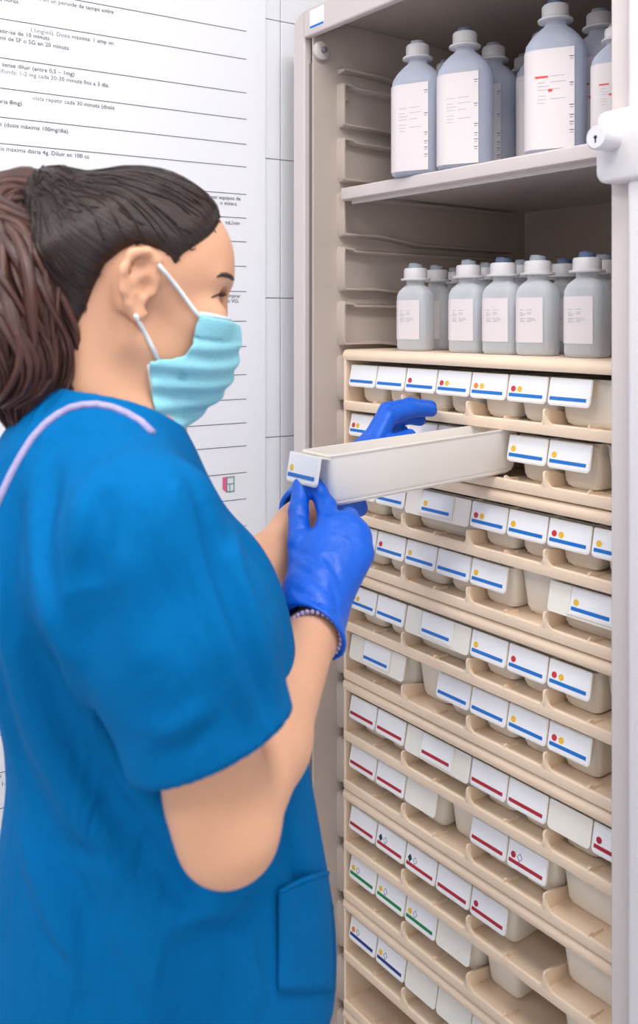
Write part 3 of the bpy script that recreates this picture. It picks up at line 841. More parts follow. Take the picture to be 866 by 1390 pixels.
M['trim'] = mat('lilac_trim', rgb(188, 178, 222), .8, .5, 500, .1, 120)
M['glove'] = mat('blue_nitrile_glove', rgb(0, 94, 214), .46, .22, 55, .06, 20, .45)
M['mask'] = mat('pale_blue_mask', rgb(150, 214, 230), .8, .12, 300, .03, 30, .2, .15, (.5, .8, 1))
M['mask_white'] = mat('white_mask_edge', rgb(232, 240, 246), .8, .1, 300)
M['eye'] = mat('eye_white', rgb(228, 220, 214), .2)
M['iris'] = mat('dark_iris', rgb(52, 36, 28), .15)
M['tie'] = mat('cream_hair_tie', rgb(232, 224, 214), .8, .5, 300)
M['shoe'] = mat('white_clog', rgb(226, 226, 228), .5)

# ---- head frame
TH = 22
fh, uh = dirv(TH, -8), dirv(TH, 82)
a_ = math.radians(TH); sh_ = RGT*math.sin(a_)-FWD*math.cos(a_)                 # towards the camera: her right side
EAR = at(191, 386, .86)
HC = EAR-sh_*.0735
AX = (fh, sh_, uh)
def H(f, s_, u): return HC+fh*f+sh_*s_+uh*u
def to_head(P): d = Vector(P)-HC; return d.dot(fh), d.dot(sh_), d.dot(uh)

# ---- body joints
TB = 17
fc = dirv(TB); sc_ = RGT*math.sin(math.radians(TB))-FWD*math.cos(math.radians(TB))
NECK = at(150, 596, .900)
S_R = at(194, 694, .742)
S_L = NECK-sc_*.155-UP*.108+fc*.058
E_R = at(311, 1126, .752); W_R = at(424, 862, 1.010)
E_L = at(326, 815, 1.100); W_L = at(402, 716, 1.205)

person = thing('person', 'person in blue scrubs, pale face mask and blue gloves, dark ponytail, pulling a bin out', 'person', (NECK.x, NECK.y, 0))
def kid(name, me, parent=None):
    """link a mesh given in world coordinates as a child"""
    o = bpy.data.objects.new(name, me); COL.objects.link(o); o.parent = parent or person
    o.matrix_parent_inverse = Matrix.Translation(-Vector(person.location))
    return o

def head_into(F, full=True):
    F.ell(H(.010, 0, .028), (.094, .072, .088), AX, .01)                        # cranium
    F.ell(H(.052, 0, .030), (.050, .060, .058), AX, .02)                        # forehead
    F.ell(H(.050, 0, -.045), (.050, .056, .062), AX, .025)                      # cheeks and jaw
    F.ell(H(.070, 0, -.092), (.026, .030, .022), AX, .025)                      # chin
    F.cap(H(.004, .050, -.050), H(.060, .026, -.095), .017, .015, .02); F.cap(H(.004, -.050, -.050), H(.060, -.026, -.095), .017, .015, .02)
    for q in (1, -1):
        F.ell(H(.074, q*.040, -.022), (.024, .022, .018), AX, .018)             # cheekbone
        F.cap(H(.092, q*.014, .022), H(.078, q*.046, .020), .009, .008, .014)    # brow ridge
        F.ell(H(.094, q*.034, .003), (.015, .019, .010), AX, .006, 'sub')        # eye socket
        F.ell(H(.0765, q*.0350, .002), (.0128, .0145, .0128), AX, .004)          # lids over the eyeball
        F.ell(H(.0900, q*.0365, .000), (.006, .0125, .0030), AX, .001, 'sub')     # lid opening
    F.chain([H(.092, 0, .012), H(.097, 0, -.014), H(.100, 0, -.034)], [.0085, .009, .010], .012)
    F.ell(H(.095, .010, -.038), (.008, .008, .008), AX, .006); F.ell(H(.095, -.010, -.038), (.008, .008, .008), AX, .006)
    F.ell(H(.086, 0, -.066), (.012, .022, .009), AX, .008)                       # lips
    F.ell(H(.095, 0, -.0665), (.012, .020, .0012), AX, .003, 'sub')
    for q in (1, -1):                                                            # ears
        c = lambda f, u, s_=0.0: H(f, q*(.0715+s_), u)
        F.ell(c(-.004, .0, .0), (.018, .0065, .031), (fh*.97-uh*.24, sh_*q*.9-fh*.25*q*q, uh*.97+fh*.24), .008)
        rim = [c(.014, .008, .004), c(.012, .024, .007), c(.000, .032, .009), c(-.014, .027, .011), c(-.020, .010, .012), c(-.017, -.008, .010), c(-.009, -.022, .006), c(.000, -.031, .003), c(.007, -.027, .001)]
        F.chain(rim, [.0035, .0040, .0044, .0046, .0046, .0044, .0048, .0060, .0045], .004)
        F.chain([c(-.008, .018, .007), c(-.009, .002, .008), c(-.004, -.012, .007)], [.003, .0034, .003], .004)
        F.ell(c(.004, -.003, .009), (.0075, .008, .010), AX, .003, 'sub')
        F.ell(c(-.002, .017, .011), (.006, .006, .008), AX, .003, 'sub')
        F.cap(c(.013, .002, .003), c(.012, -.007, .003), .0042, .0042, .004)
    # neck
    F.cap(H(-.026, 0, -.045), NECK-UP*.03, .050, .056, .03)
    F.cap(H(.018, 0, -.085), NECK+fc*.030-UP*.05, .030, .040, .03)

# ---- body: head, neck, torso, arms in one surface
lo = [min(p[i] for p in (HC, S_R, S_L, E_R, W_R, E_L, W_L))-.17 for i in range(3)]
hi = [max(p[i] for p in (HC, S_R, S_L, E_R, W_R, E_L, W_L))+.17 for i in range(3)]
lo[2] = .93; hi[2] = 1.70
B = Field(lo, hi, .0034)
head_into(B)
B.cap(NECK-UP*.03, S_R-UP*.02, .040, .036, .05); B.cap(NECK-UP*.03, S_L-UP*.02, .040, .036, .05)
BT = (fc, sc_, UP)
TC = at(172, 800, .935)
B.ell(TC, (.075, .090, .19), BT, .05)
B.ell(at(200, 1010, .945), (.072, .080, .15), BT, .04)
B.chain([S_R, S_R*.45+E_R*.55, E_R], [.040, .047, .0385], .02)
mid = E_R*.62+W_R*.38
B.chain([E_R, mid, W_R, W_R+(W_R-E_R).normalized()*.05], [.0375, .0390, .0270, .026], .018)
B.cap(E_R*.9+S_R*.1-fc*.012, E_R-fc*.010-UP*.006, .030, .026, .02)                  # point of the elbow
B.chain([S_L, E_L], [.046, .040], .02)
B.chain([E_L, E_L*.6+W_L*.4, W_L, W_L+(W_L-E_L).normalized()*.04], [.040, .038, .028, .027], .018)
kid('body', B.mesh('body', M['skin']))

# ---- scrub top
lo = [min(p[i] for p in (NECK, S_R, S_L, E_R, E_L, at(460, 1200, .9), at(-40, 900, .85)))-.2 for i in range(3)]
hi = [max(p[i] for p in (NECK, S_R, S_L, E_R, E_L, at(460, 1200, .9), at(-40, 900, .85)))+.2 for i in range(3)]
lo[2] = .72; hi[2] = 1.47
T = Field(lo, hi, .0032)
T.cap(NECK-UP*.0115-fc*.010, S_R-UP*.012, .060, .056, .05); T.cap(NECK-UP*.0115-fc*.010, S_L-UP*.012, .060, .056, .05)
T.cap(NECK-UP*.09-fc*.045, S_R-UP*.07-fc*.02, .075, .055, .06)
T.ell(at(158, 810, .930), (.118, .146, .185), BT, .05)
T.ell(at(168, 835, .930)+fc*.046, (.085, .120, .110), BT, .05)
T.ell(at(219, 1050, .945), (.152, .142, .235), BT, .06)
T.ell(at(224, 1310, .950), (.182, .160, .25), BT, .06)
T.ell(at(312, 870, .95), (.045, .085, .09), BT, .06)
# near sleeve: its own field, cut square at the hem, hollow, then merged
hemc = at(288, 1002, .748)
ad = (E_R-S_R).normalized()
SL = Field([min(S_R[i], hemc[i])-.15 for i in range(3)], [max(S_R[i], hemc[i])+.15 for i in range(3)], T.h)
SL.lo = T.lo+np.round((SL.lo-T.lo)/T.h)*T.h; SL.ax = [SL.lo[i]+SL.h*np.arange(SL.n[i], dtype=np.float32) for i in range(3)]
lat = ad.cross(sc_).normalized()
SL.chain([S_R-UP*.012, S_R*.5+hemc*.5+ad*.01, hemc+ad*.07], [.056, .0640, .0610], .03, flat=(lat, 1.16))
side = RGT*.93+UP*.37
nrm = (ad+RGT*.10-UP*.02).normalized()
SL.plane(hemc, nrm)
def merge_field(T, SL, k):
    i0 = np.round((SL.lo-T.lo)/T.h).astype(int); j0 = np.maximum(i0, 0); j1 = np.minimum(i0+SL.n, T.n)
    a = tuple(slice(x, y) for x, y in zip(j0, j1)); c = tuple(slice(x-i, y-i) for x, y, i in zip(j0, j1, i0))
    T.put(a, SL.F[c], k, 'add')
T.ell(at(112, 765, .870), (.085, .085, .15), BT, .07)
for pts, w, am in (([(118, 800), (132, 880), (160, 980), (192, 1080)], .040, -.026), ([(160, 830), (185, 920), (215, 1020), (245, 1110)], .045, -.026)): fold(T, pts, w, am)
merge_field(T, SL, .014)
# far sleeve
hl = S_L*.42+E_L*.58
S2 = Field([min(S_L[i], hl[i])-.13 for i in range(3)], [max(S_L[i], hl[i])+.13 for i in range(3)], T.h)
S2.lo = T.lo+np.round((S2.lo-T.lo)/T.h)*T.h; S2.ax = [S2.lo[i]+S2.h*np.arange(S2.n[i], dtype=np.float32) for i in range(3)]
al = (E_L-S_L).normalized()
S2.chain([S_L, hl+al*.05], [.060, .064], .02); S2.plane(hl+al*.02, al)
merge_field(T, S2, .02)
# hollow sleeves round the arms, and the neck opening
T.cap(hemc+ad*.032, hemc+ad*.1, .050, .050, .004, 'sub')
T.cap(NECK+UP*.0, NECK+UP*.12+fc*.02, .060, .064, .010, 'sub')
T.plane(at(215, 1420, .9), -UP)
# cloth folds: soft ridges and furrows laid along the surface
FOLDS = [
    # shadowed trough between sleeve and back, and the long diagonal drapes of the back
    ([(90, 790), (100, 870), (130, 970), (170, 1080)], .016, .006),
    ([(50, 780), (90, 880), (150, 1000), (235, 1130), (330, 1245)], .016, .011),
    ([(28, 820), (70, 930), (130, 1050), (205, 1160), (290, 1270)], .013, -.010),
    ([(6, 800), (30, 930), (85, 1060), (155, 1180), (235, 1310)], .016, .011),
    ([(-4, 900), (25, 1030), (75, 1150), (130, 1260)], .012, -.009),
    ([(-6, 1000), (30, 1130), (80, 1250), (120, 1360)], .014, .009),
    ([(56, 620), (48, 700), (52, 790), (72, 870)], .010, .006),
    ([(78, 640), (66, 720), (70, 800), (88, 880)], .009, -.006),
    ([(120, 640), (106, 700), (102, 770)], .010, .005),
    ([(148, 660), (132, 730), (124, 800)], .012, -.009),
    ([(24, 670), (14, 770), (16, 870)], .010, -.006),
    # sleeve
    ([(232, 655), (262, 750), (304, 870), (342, 975)], .010, .006),
    ([(250, 640), (288, 745), (330, 865), (362, 970)], .009, -.006),
    ([(280, 645), (318, 740), (352, 850), (374, 940)], .009, .004),
    ([(300, 655), (334, 740), (362, 830)], .008, -.004),
    ([(170, 740), (176, 830), (196, 920)], .014, .005),
    ([(204, 1030), (245, 1018), (286, 985)], .008, -.0035),
    ([(195, 990), (240, 985), (290, 950)], .010, .0035),
    # front and hip
    ([(352, 1090), (395, 1160), (420, 1250)], .012, -.008),
    ([(60, 1150), (130, 1165), (200, 1155)], .012, -.006),
    ([(220, 1255), (300, 1225), (356, 1165)], .014, .009),
    ([(250, 1290), (320, 1262), (366, 1205)], .012, -.007),
    ([(150, 1240), (200, 1310), (230, 1380)], .014, .008),
    ([(60, 1270), (100, 1330), (120, 1390)], .012, -.006),
    ([(330, 1270), (345, 1320), (350, 1380)], .010, .005),
]
for pts, w, am in FOLDS: fold(T, pts, w*1.2, am*1.6)
scrub_me = T.mesh('scrub_top', M['scrub'], 2)
n_ = len(scrub_me.vertices); co = np.empty(n_*3, np.float32); scrub_me.vertices.foreach_get('co', co); co = co.reshape(-1, 3)
for c_, nr in ((hemc, nrm), (hl+al*.02, al)):                                       # square the hems
    d_ = (co-V3(c_))@V3(nr); mk = (np.abs(d_) < T.h*1.3) & (np.linalg.norm(co-V3(c_), axis=1) < .1)
    co[mk] -= d_[mk][:, None]*V3(nr)[None, :]
scrub_me.vertices.foreach_set('co', co.ravel()); scrub_me.update()
scrub = kid('scrub_top', scrub_me)

# pocket: a patch of cloth standing off the hip, gaping at its top
def surf_patch(F, rows, off):
    vs = []; n = len(rows[0]); last = None
    for r_i, r in enumerate(rows):
        for c_i, (x, y) in enumerate(r):
            p = F.hit(x, y)
            if p is None: p = last if last is not None else at(x, y, .9)
            last = p
            o = off(r_i/(len(rows)-1), c_i/(n-1))
            vs.append(p+(CAM-p).normalized()*o)
    fs = [(i*n+j, i*n+j+1, (i+1)*n+j+1, (i+1)*n+j) for i in range(len(rows)-1) for j in range(n-1)]
    return vs, fs
rows = []
for i in range(15):
    t = i/14; rows.append([(378+(450-378)*s_+4*t*s_, (1212-28*s_-4*math.sin(PI*s_))*(1-t)+1345*t) for s_ in [j/13 for j in range(14)]])
vs, fs = surf_patch(T, rows, lambda a, b: .004+.010*(1-a)**2*math.sin(PI*min(1, b*1.0))+.003*(1-a))
me = mesh('pocket', vs, fs, M['scrub'], True)
pk = kid('pocket', me, scrub); pk.matrix_parent_inverse = Matrix.Identity(4)
so = pk.modifiers.new('thickness', 'SOLIDIFY'); so.thickness = .003; so.offset = 0
rim_pts = vs[:14]
hm = kid('pocket_hem', MB().tube(rim_pts, .0026, 8).mesh('pocket_hem', M['scrub'], True), scrub); hm.matrix_parent_inverse = Matrix.Identity(4)
# neckline trim
P = []
for (x, y) in [(207, 588), (192, 573), (172, 561), (152, 553), (132, 549), (112, 550), (95, 554), (78, 563), (60, 577), (44, 595), (28, 620), (14, 646), (2, 672), (-12, 705), (-26, 745)]:
    p = T.hit(x, y)
    if p is not None: P.append(p+(CAM-p).normalized()*.0015)
sb_ = BVHTree.FromPolygons([v.co.copy() for v in scrub_me.vertices], [tuple(p.vertices) for p in scrub_me.polygons])
Q = []
for p in P[:11]:                                      # the other side of the neckline, mirrored on to the cloth
    q = p-sc_*2*(p-NECK).dot(sc_); l_, n_, _, _ = sb_.find_nearest(q); Q.append(l_+n_*.0015)
t2 = kid('neckline_trim', MB().tube(Q, .0036, 10).mesh('neckline_trim', M['trim'], True), scrub); t2.matrix_parent_inverse = Matrix.Identity(4)
tr = kid('neckline_trim', MB().tube(P, .0036, 10).mesh('neckline_trim', M['trim'], True), scrub); tr.matrix_parent_inverse = Matrix.Identity(4)

# ---- trousers and clogs down to the floor
hipc = at(215, 1400, .905); base = Vector((hipc.x, hipc.y, 0))
G = Field([base.x-.3, base.y-.3, .02], [base.x+.3, base.y+.3, 1.0], .008)
G.ell(Vector((base.x, base.y, .80)), (.115, .135, .12), BT, .05)
for q in (1, -1):
    top = Vector((base.x, base.y, .80))+sc_*q*.068; kn = Vector((base.x, base.y, .46))+sc_*q*.095+fc*.015; an = Vector((base.x, base.y, .09))+sc_*q*.10-fc*.01
    G.chain([top, kn, an], [.078, .072, .065], .03)
G.plane((0, 0, .06), (0, 0, -1))
kid('trousers', G.mesh('trousers', M['scrub']))
for q in (1, -1):
    an = Vector((base.x, base.y, 0))+sc_*q*.10-fc*.01
    K = Field([an.x-.25, an.y-.25, -.02], [an.x+.25, an.y+.25, .16], .006)
    K.cap(an-fc*.03+UP*.04, an+fc*.13+UP*.032, .046, .046, .02); K.cap(an+UP*.05, an+UP*.08, .045, .045, .02)
    K.plane((0, 0, .001), (0, 0, -1)); kid('clog', K.mesh('clog', M['shoe']))

# ---- face mask: a shell standing off the lower face, cut along the fold seen from her side
lo = V3(HC)-.20; hi = V3(HC)+.20
FH_ = Field(lo, hi, .0024); head_into(FH_)
HB = Field(lo, hi, .0024); HB.F = FH_.F.copy()
K_ = Field(lo, hi, .0018); head_into(K_)
K_.chain([H(.086, 0, -.010), H(.091, 0, -.040), H(.086, 0, -.075), H(.064, 0, -.106)], [.010, .0145, .0165, .018], .03)
K_.ell(H(.062, 0, -.055), (.052, .056, .052), AX, .02)
def head_coords(F):
    X, Y, Z = np.meshgrid(F.ax[0]-HC.x, F.ax[1]-HC.y, F.ax[2]-HC.z, indexing='ij', sparse=True)
    return [X*a[0]+Y*a[1]+Z*a[2] for a in AX]
def poly_sdf(f, u, poly):
    d = np.full(np.broadcast(f, u).shape, 1e9, np.float32); sgn = np.ones(d.shape, np.float32); N = len(poly)
    for i in range(N):
        ax_, ay = poly[i]; bx, by = poly[i-1]
        ex, ey = bx-ax_, by-ay; wx, wy = f-ax_, u-ay
        t = np.clip((wx*ex+wy*ey)/(ex*ex+ey*ey), 0, 1)
        d = np.minimum(d, (wx-ex*t)**2+(wy-ey*t)**2)
        c1 = u >= ay; c2 = u < by; c3 = ex*wy > ey*wx
        fl = (c1 & c2 & c3) | (~c1 & ~c2 & ~c3)
        sgn = np.where(fl, -sgn, sgn)
    return sgn*np.sqrt(d)
def side_poly(F, pts):
    out = []
    for p in pts:
        if len(p) == 3: out.append((p[1], p[2])); continue
        h = F.hit(p[0], p[1])
        if h is None: h = min((at(p[0], p[1], Z) for Z in np.arange(.6, 1.2, .004)), key=lambda P: F.val(P))
        f, s_, u = to_head(h); out.append((f, u))
    return out
seam_px = [(270, 427), (263, 445), (260, 466), (250, 482), (230, 487), (212, 488), (200, 491), (203, 520), (207, 552)]
mp_ = side_poly(K_, seam_px)
fm, um = mp_[0]; fb, ub = mp_[-1]
poly = mp_+[(fb+.01, ub-.020), (.16, ub-.03), (.16, um-.004)]
for pts, w, am in (([(238, 492), (247, 512), (252, 536)], .007, -.0045), ([(256, 484), (266, 497), (276, 512)], .006, .0045), ([(270, 500), (288, 499), (308, 494)], .005, -.0035), ([(216, 500), (226, 520), (240, 545)], .008, .003)): fold(K_, pts, w, am)
f_, s_, u_ = head_coords(K_)
region = poly_sdf(f_, u_, poly)
# pleats: shallow steps running across the mask
pl = .0016*np.sin((u_+.012*np.abs(s_)/.05)*2*PI/.021)
K_.F = np.maximum(np.abs(K_.F-.0045-pl*(u_ < um-.022))-.0017, region)
mask = kid('face_mask', K_.mesh('face_mask', M['mask'], 1))
def strip_on(F, pts, r, m, name, off=.002, parent=None, n=8):
    P = [F.hit(x, y) for x, y in pts]
    P = [p+(CAM-p).normalized()*off for p in P if p is not None]
    o = kid(name, MB().tube(P, r, n).mesh(name, m, True), parent)
    if parent is not None: o.matrix_parent_inverse = Matrix.Identity(4)
    return o
Km = Field(lo, hi, .0024); head_into(Km)
Km.chain([H(.086, 0, -.010), H(.091, 0, -.040), H(.086, 0, -.075), H(.064, 0, -.106)], [.016, .0205, .0225, .024], .03)
Km.ell(H(.062, 0, -.055), (.058, .062, .058), AX, .02)
strip_on(Km, [(206, 494), (208, 510), (211, 530), (215, 553)], .0050, M['mask_white'], 'mask_edge', -.001, mask)
strip_on(Km, [(271, 426), (285, 428), (300, 431), (312, 434)], .0022, M['mask_white'], 'mask_edge', .0, mask)
strip_on(Km, [(216, 360), (230, 377), (246, 397), (262, 419), (275, 435)], .0021, M['mask_white'], 'ear_loop', .001, mask)
strip_on(Km, [(184, 428), (193, 445), (204, 466), (216, 490)], .0021, M['mask_white'], 'ear_loop', .001, mask)

# ---- hair
HR = Field(lo, hi, .0022)
HR.ell(H(.010, 0, .028), (.094, .072, .088), AX, .01); HR.ell(H(.052, 0, .030), (.050, .060, .058), AX, .02)
HR.cap(H(-.026, 0, -.045), NECK-UP*.03, .050, .056, .03)
HR.F -= .0085
TIE = at(70, 262, .905)
HR.cap(TIE+(HC-TIE)*.40, TIE+(HC-TIE)*.05, .055, .018, .03)                     # hair gathered towards the tie
HR.cap(H(-.055, 0, .045), TIE, .06, .02, .04)
line_px = [(309, 293), (300, 310), (288, 326), (268, 340), (252, 350), (243, 366), (236, 372), (226, 352), (212, 344), (190, 336), (168, 345), (146, 362), (133, 392), (124, 420), (112, 444), (98, 462)]
hl_ = side_poly(FH_, line_px)
f0, u0 = hl_[0]; f1, u1 = hl_[-1]
poly = hl_+[(-.16, u1-.03), (-.16, .20), (f0+.012, .20), (f0+.006, u0+.012)]
f_, s_, u_ = head_coords(HR)
reg = poly_sdf(f_, u_, poly)
k = .026; hh = np.maximum(k-np.abs(HR.F-reg), 0)/k
HR.F = np.maximum(HR.F, reg)+hh*hh*k*.25
hair_me = HR.mesh('hair', M['hair'], 2)
def strand_uv(me, tie, axis, fa, fr_):
    """u runs round the tie, v away from it, so that the grain follows the combing"""
    n = len(me.vertices); co = np.empty(n*3, np.float32); me.vertices.foreach_get('co', co); co = co.reshape(-1, 3)
    t = V3(tie); ax0 = V3(axis.normalized()); e1 = axis.orthogonal().normalized()
    e1 = Vector(UP-axis.normalized()*UP.dot(axis.normalized())).normalized()*-1; e2 = axis.normalized().cross(e1)
    d = co-t; x = d@V3(e1); y = d@V3(e2)
    ang = np.arctan2(y, x); r = np.linalg.norm(d, axis=1)
    uvl = me.uv_layers.new(name='strand'); li = np.empty(len(me.loops), np.int32); me.loops.foreach_get('vertex_index', li)
    uvv = np.stack([ang*fa, r*fr_], 1)[li].astype(np.float32)
    uvl.data.foreach_set('uv', uvv.ravel())
strand_uv(hair_me, TIE, H(.06, 0, .02)-TIE, 26, 16)
# loose strands combed along the cap break up its edge
hv = np.empty(len(hair_me.vertices)*3, np.float32); hair_me.vertices.foreach_get('co', hv); hv = hv.reshape(-1, 3)
hbvh = BVHTree.FromPolygons([Vector(v) for v in hv], [tuple(p.vertices) for p in hair_me.polygons])
fu = [((hv-V3(HC))@V3(a)) for a in AX]; rg = poly_sdf(fu[0], fu[2], poly)
rng = random.Random(4)
edge = [i for i in np.nonzero((rg > -.007) & (fu[2] > -.07))[0]]; inner = [i for i in np.nonzero(rg <= -.007)[0]]
sb = MB()
for k in range(420):
    i = rng.choice(edge) if k < 230 else rng.choice(inner)
    p0 = Vector(hv[i]); full = (TIE-p0).length
    end = p0.lerp(TIE, min(.96, .5+.5*rng.random())); bend = UP*rng.uniform(-.012, .016)
    if k < 230: p0 = p0-(TIE-p0).normalized()*rng.uniform(.0, .010)
    pts = []; n = 12
    for j in range(n+1):
        t = j/n; q = p0.lerp(end, t)+bend*math.sin(PI*t)
        loc, no, _, _ = hbvh.find_nearest(q)
        pts.append(loc+no*(.0004+.0012*rng.random()*math.sin(PI*t)) if j or k >= 230 else q.lerp(loc, .6))
    pts = [(pts[max(j-1, 0)]+pts[j]*2+pts[min(j+1, n)])/4 for j in range(n+1)]
    r = rng.uniform(.0006, .0014)
    sb.tube(pts, [r*(.35+.65*math.sin(PI*min(1, max(.02, j/n*.9+.05)))) for j in range(n+1)], 5)
st_me = sb.mesh('strands', M['hair'], True); strand_uv(st_me, TIE, H(.06, 0, .02)-TIE, 40, 16)
bmh = bmesh.new(); bmh.from_mesh(hair_me); bmh.from_mesh(st_me); bmh.to_mesh(hair_me); bmh.free()
hair = kid('hair', hair_me)
# ponytail: a core and many locks in one mesh
PC = [at(62, 264, .905), at(38, 262, .912), at(12, 284, .915), at(2, 330, .905), at(14, 390, .885), at(28, 455, .870), at(40, 520, .862), at(40, 590, .860)]
PR = [.015, .023, .036, .048, .056, .054, .044, .016]
pc = spline(PC, 5); pr_ = [v.x for v in spline([Vector((r, 0, 0)) for r in PR], 5)]
rng = random.Random(11)
tb = MB(); uvs = []
def lock(ang, rr_, r0, start, end, wob):
    pts = []; rad = []; ph = rng.random()*6
    for i in range(start, end+1):
        t = (pc[min(i+1, len(pc)-1)]-pc[max(i-1, 0)]).normalized()
        e1 = (UP.cross(t)); e1 = e1.normalized() if e1.length > .05 else RGT
        e2 = t.cross(e1)
        a = ang+wob*math.sin(i*.22+ph); q = i/(len(pc)-1)
        k = rr_*(1+.10*math.sin(i*.33+ph*1.7))
        pts.append(pc[i]+(e1*math.cos(a)+e2*math.sin(a))*pr_[i]*k)
        e = (i-start)/(end-start)
        rad.append(r0*(.35+.65*min(1, e*6))*(1-.85*max(0, (e-.72)/.28)))
    n0 = len(tb.v); tb.tube(pts, rad, 7)
    for i in range(len(pts)):
        for j in range(7): uvs.append((ang*9+rr_*5+j*1.3, i*.14+ph))
for i in range(330):
    a = rng.random()*2*PI; r = math.sqrt(rng.random())*.55+.42
    lock(a, r, .0034+.0034*rng.random(), rng.randint(0, 2), rng.randint(len(pc)-9, len(pc)-1), .28)
core = []
for i, p in enumerate(pc): core.append(p)
n0 = len(tb.v); tb.tube(core, [r*.74 for r in pr_], 14)
for i in range(len(core)):
    for j in range(14): uvs.append((j*2.1, i*.15))
M['pony'] = M['hair'].copy(); M['pony'].name = 'reddish_brown_hair'
for n_ in M['pony'].node_tree.nodes:
    if n_.type == 'VALTORGB': n_.color_ramp.elements[0].color = rgb(30, 17, 16); n_.color_ramp.elements[1].color = rgb(104, 60, 50)
pt_me = mesh('ponytail', tb.v, tb.f, M['pony'], True)
uvl = pt_me.uv_layers.new(name='strand'); li = np.empty(len(pt_me.loops), np.int32); pt_me.loops.foreach_get('vertex_index', li)
uvl.data.foreach_set('uv', np.array(uvs, np.float32)[li].ravel())
pony = kid('ponytail', pt_me)
tdir = (PC[1]-H(-.05, 0, .05)).normalized()
e1 = tdir.orthogonal().normalized(); e2 = tdir.cross(e1)
tie = MB()
for off, R_ in ((-.005, .0185), (.0005, .0178), (.006, .0185)):
    c = TIE+tdir*off
    tie.tube([c+(e1*math.cos(2*PI*k/28)+e2*math.sin(2*PI*k/28))*R_ for k in range(29)], .0044, 8)
kid('hair_tie', tie.mesh('hair_tie', M['tie'], True))

# ---- eyes, brows, lashes
for q in (1, -1):
    ec = H(.0755, q*.0350, .001)
    e = MB(); e.loft([[ec+(fh*math.cos(t)+(sh_*math.cos(2*PI*j/20)+uh*math.sin(2*PI*j/20))*math.sin(t))*.0122 for j in range(20)] for t in [PI*(i+.02)/12.04 for i in range(13)]])
    eo = kid('eye', e.mesh('eye', M['eye'], True))
    ir = MB(); ir.loft([[ec+fh*(.0122*math.cos(t)+.0004)+(sh_*math.cos(2*PI*j/20)+uh*math.sin(2*PI*j/20))*math.sin(t)*.0122 for j in range(20)] for t in (.5, .3, .12, .01)])
    io = kid('iris', ir.mesh('iris', M['iris'], True), eo); io.matrix_parent_inverse = Matrix.Identity(4)
    br = MB(); 
    br.tube([H(.1005, q*.012, .0190), H(.100, q*.022, .0235), H(.094, q*.036, .0255), H(.083, q*.048, .0215)], [.0030, .0036, .0030, .0014], 8)
    if q < 0: kid('eyebrow', br.mesh('eyebrow', M['brow'], True))
    ls = MB()
    for k in range(9):
        t = k/8; b0 = ec+fh*.0122*math.cos((t-.5)*1.7)+sh_*q*.0135*math.sin((t-.5)*1.7)+uh*.0028
        o_ = (fh*math.cos((t-.5)*1.5)+sh_*q*math.sin((t-.5)*1.5)*.9)
        ls.tube([b0, b0+o_*.004-uh*.0005, b0+o_*.008+uh*.0012], [.0009, .0007, .0002], 5)
    kid('eyelashes', ls.mesh('eyelashes', M['brow']))

strip_on(FH_, [(316, 379), (312, 375), (306, 373), (300, 373), (294, 376)], [.0018, .0025, .0027, .0022, .0010], M['brow'], 'eyebrow', -.0006)
strip_on(FH_, [(287, 404), (293, 401), (299, 399), (305, 399)], [.0006, .0012, .0016, .0014], M['brow'], 'eyelashes', .0006)
# ---- gloves
def glove(name, fingers, palm, cuff, cut, h=.0021):
    allp = [Vector(p) for c in fingers for p, r in c]+[Vector(p) for p, q, a, b_, k in palm]+[Vector(p) for p, r in cuff]
    F = Field([min(p[i] for p in allp)-.06 for i in range(3)], [max(p[i] for p in allp)+.06 for i in range(3)], h)
    for p, q, a, b_, k in palm: F.cap(p, q, a, b_, k)
    F.chain([p for p, r in cuff], [r for p, r in cuff], .012)
    for c in fingers: F.chain([p for p, r in c], [r for p, r in c], .0045)
    if cut:
        F.cap(cuff[-1][0]-(cuff[-1][0]-cuff[-2][0]).normalized()*.03, cuff[-1][0]+(cuff[-1][0]-cuff[-2][0]).normalized()*.06, cuff[-1][1]-.0055, cuff[-1][1]-.0045, .002, 'sub')
        F.plane(*cut)
    return F
# near (right) hand: thumb in front of the flap, index beside it, the rest curled under the tub
WR = at(427, 826, 1.035)
K1, K2, K3, K4 = at(447, 716, 1.100), at(470, 712, 1.108), at(486, 728, 1.098), at(489, 754, 1.080)
thumb = [(at(410, 790, 1.055), .017), (at(407, 738, 1.092), .0150), (at(405, 694, 1.128), .0125), (at(409, 662, 1.152), .0112), (at(411, 650, 1.157), .0098)]
index = [(K1, .0150), (at(443, 688, 1.128), .0128), (at(432, 668, 1.146), .0112), (at(426, 655, 1.152), .0098)]
middle = [(K2, .0145), (at(474, 703, 1.140), .0125), (at(466, 704, 1.165), .0112), (at(452, 700, 1.178), .0098)]
ring = [(K3, .0140), (at(490, 728, 1.128), .0120), (at(480, 726, 1.152), .0110), (at(464, 722, 1.162), .0096)]
pinky = [(K4, .0128), (at(492, 756, 1.105), .0110), (at(484, 756, 1.128), .0100), (at(468, 752, 1.138), .0088)]
pal = [(WR, K1, .029, .0165, .02), (WR, K2, .029, .0165, .02), (WR, K3, .029, .0165, .02), (WR, K4, .027, .0155, .02), (at(415, 800, 1.05), at(425, 745, 1.088), .024, .017, .02)]
cuffe = at(425, 872, .990)
cuff = [(at(428, 800, 1.050), .031), (WR, .0325), (cuffe, .0365)]
RG = glove('glove', [thumb, index, middle, ring, pinky], pal, cuff, (at(426, 852, 1.0), (cuffe-WR).normalized()*.85+RGT*-.45+UP*.05))
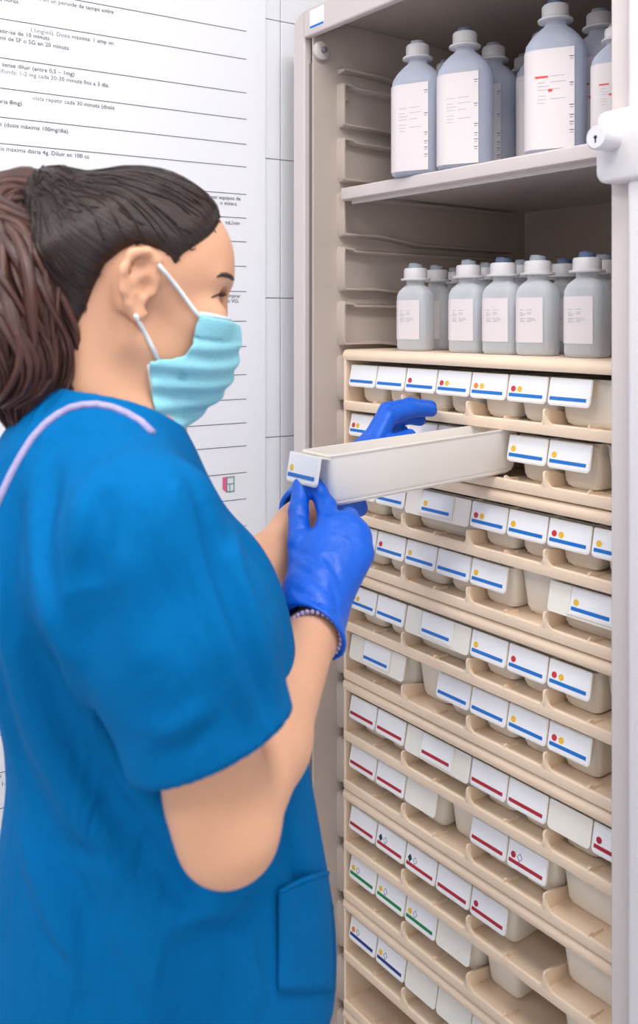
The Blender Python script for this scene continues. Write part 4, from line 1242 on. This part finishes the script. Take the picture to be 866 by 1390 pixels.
# creases over the back of the hand and wrist
def crease(F, pts): fold(F, pts, .006, -.0022, z0=.8, z1=1.5)
for c in ([(395, 745), (415, 752), (432, 766)], [(398, 768), (420, 780), (445, 802)], [(440, 752), (452, 768), (464, 800)], [(396, 800), (416, 808), (440, 822)], [(448, 792), (456, 812), (458, 836)], [(400, 716), (412, 719)], [(402, 698), (414, 700)], [(438, 694), (452, 701)]): crease(RG, c)
kid('glove', RG.mesh('glove', M['glove'], 1))
# far (left) hand reaching past the tub to the second row
WL = at(420, 690, 1.262); PCt = at(478, 655, 1.305)
i1, m1, r1, p1_ = at(508, 606, 1.318), at(503, 600, 1.345), at(500, 604, 1.372), at(497, 614, 1.392)
lf = [[(i1, .0150), (at(527, 566, 1.345), .0130), (at(558, 556, 1.378), .0118), (at(585, 557, 1.402), .0100)],
      [(m1, .0150), (at(526, 558, 1.372), .0132), (at(556, 550, 1.402), .0118), (at(584, 552, 1.424), .0102)],
      [(r1, .0140), (at(524, 566, 1.394), .0122), (at(550, 566, 1.412), .0110), (at(570, 570, 1.418), .0096)],
      [(p1_, .0128), (at(514, 580, 1.400), .0108), (at(535, 582, 1.412), .0098), (at(548, 586, 1.414), .0086)],
      [(at(462, 668, 1.285), .017), (at(505, 628, 1.300), .0140), (at(535, 600, 1.322), .0118), (at(556, 591, 1.345), .0100)]]
lp = [(WL, i1, .028, .016, .02), (WL, m1, .028, .016, .02), (WL, r1, .027, .016, .02), (WL, p1_, .026, .015, .02), (WL, PCt, .03, .026, .02), (WL, at(488, 690, 1.30), .028, .012, .015)]
ce = at(405, 695, 1.235)
lc = [(at(440, 680, 1.275), .029), (WL, .029), (ce, .030)]
LG = glove('glove', lf, lp, lc, (ce, (ce-WL).normalized()))
kid('glove', LG.mesh('glove', M['glove'], 1))
# beaded bracelet at the near wrist
bc = at(428, 862, .998); bd = (W_R-E_R).normalized(); b1 = bd.orthogonal().normalized(); b2 = bd.cross(b1)
bm_ = MB()
for k in range(30):
    c = bc+(b1*math.cos(2*PI*k/30)+b2*math.sin(2*PI*k/30))*.0290
    bm_.loft([[c+Vector((.0028*math.sin(t)*math.cos(2*PI*j/8), .0028*math.sin(t)*math.sin(2*PI*j/8), .0028*math.cos(t))) for j in range(8)] for t in (.05, .8, 1.57, 2.34, 3.09)])
kid('bracelet', bm_.mesh('bracelet', M['trim'], True))
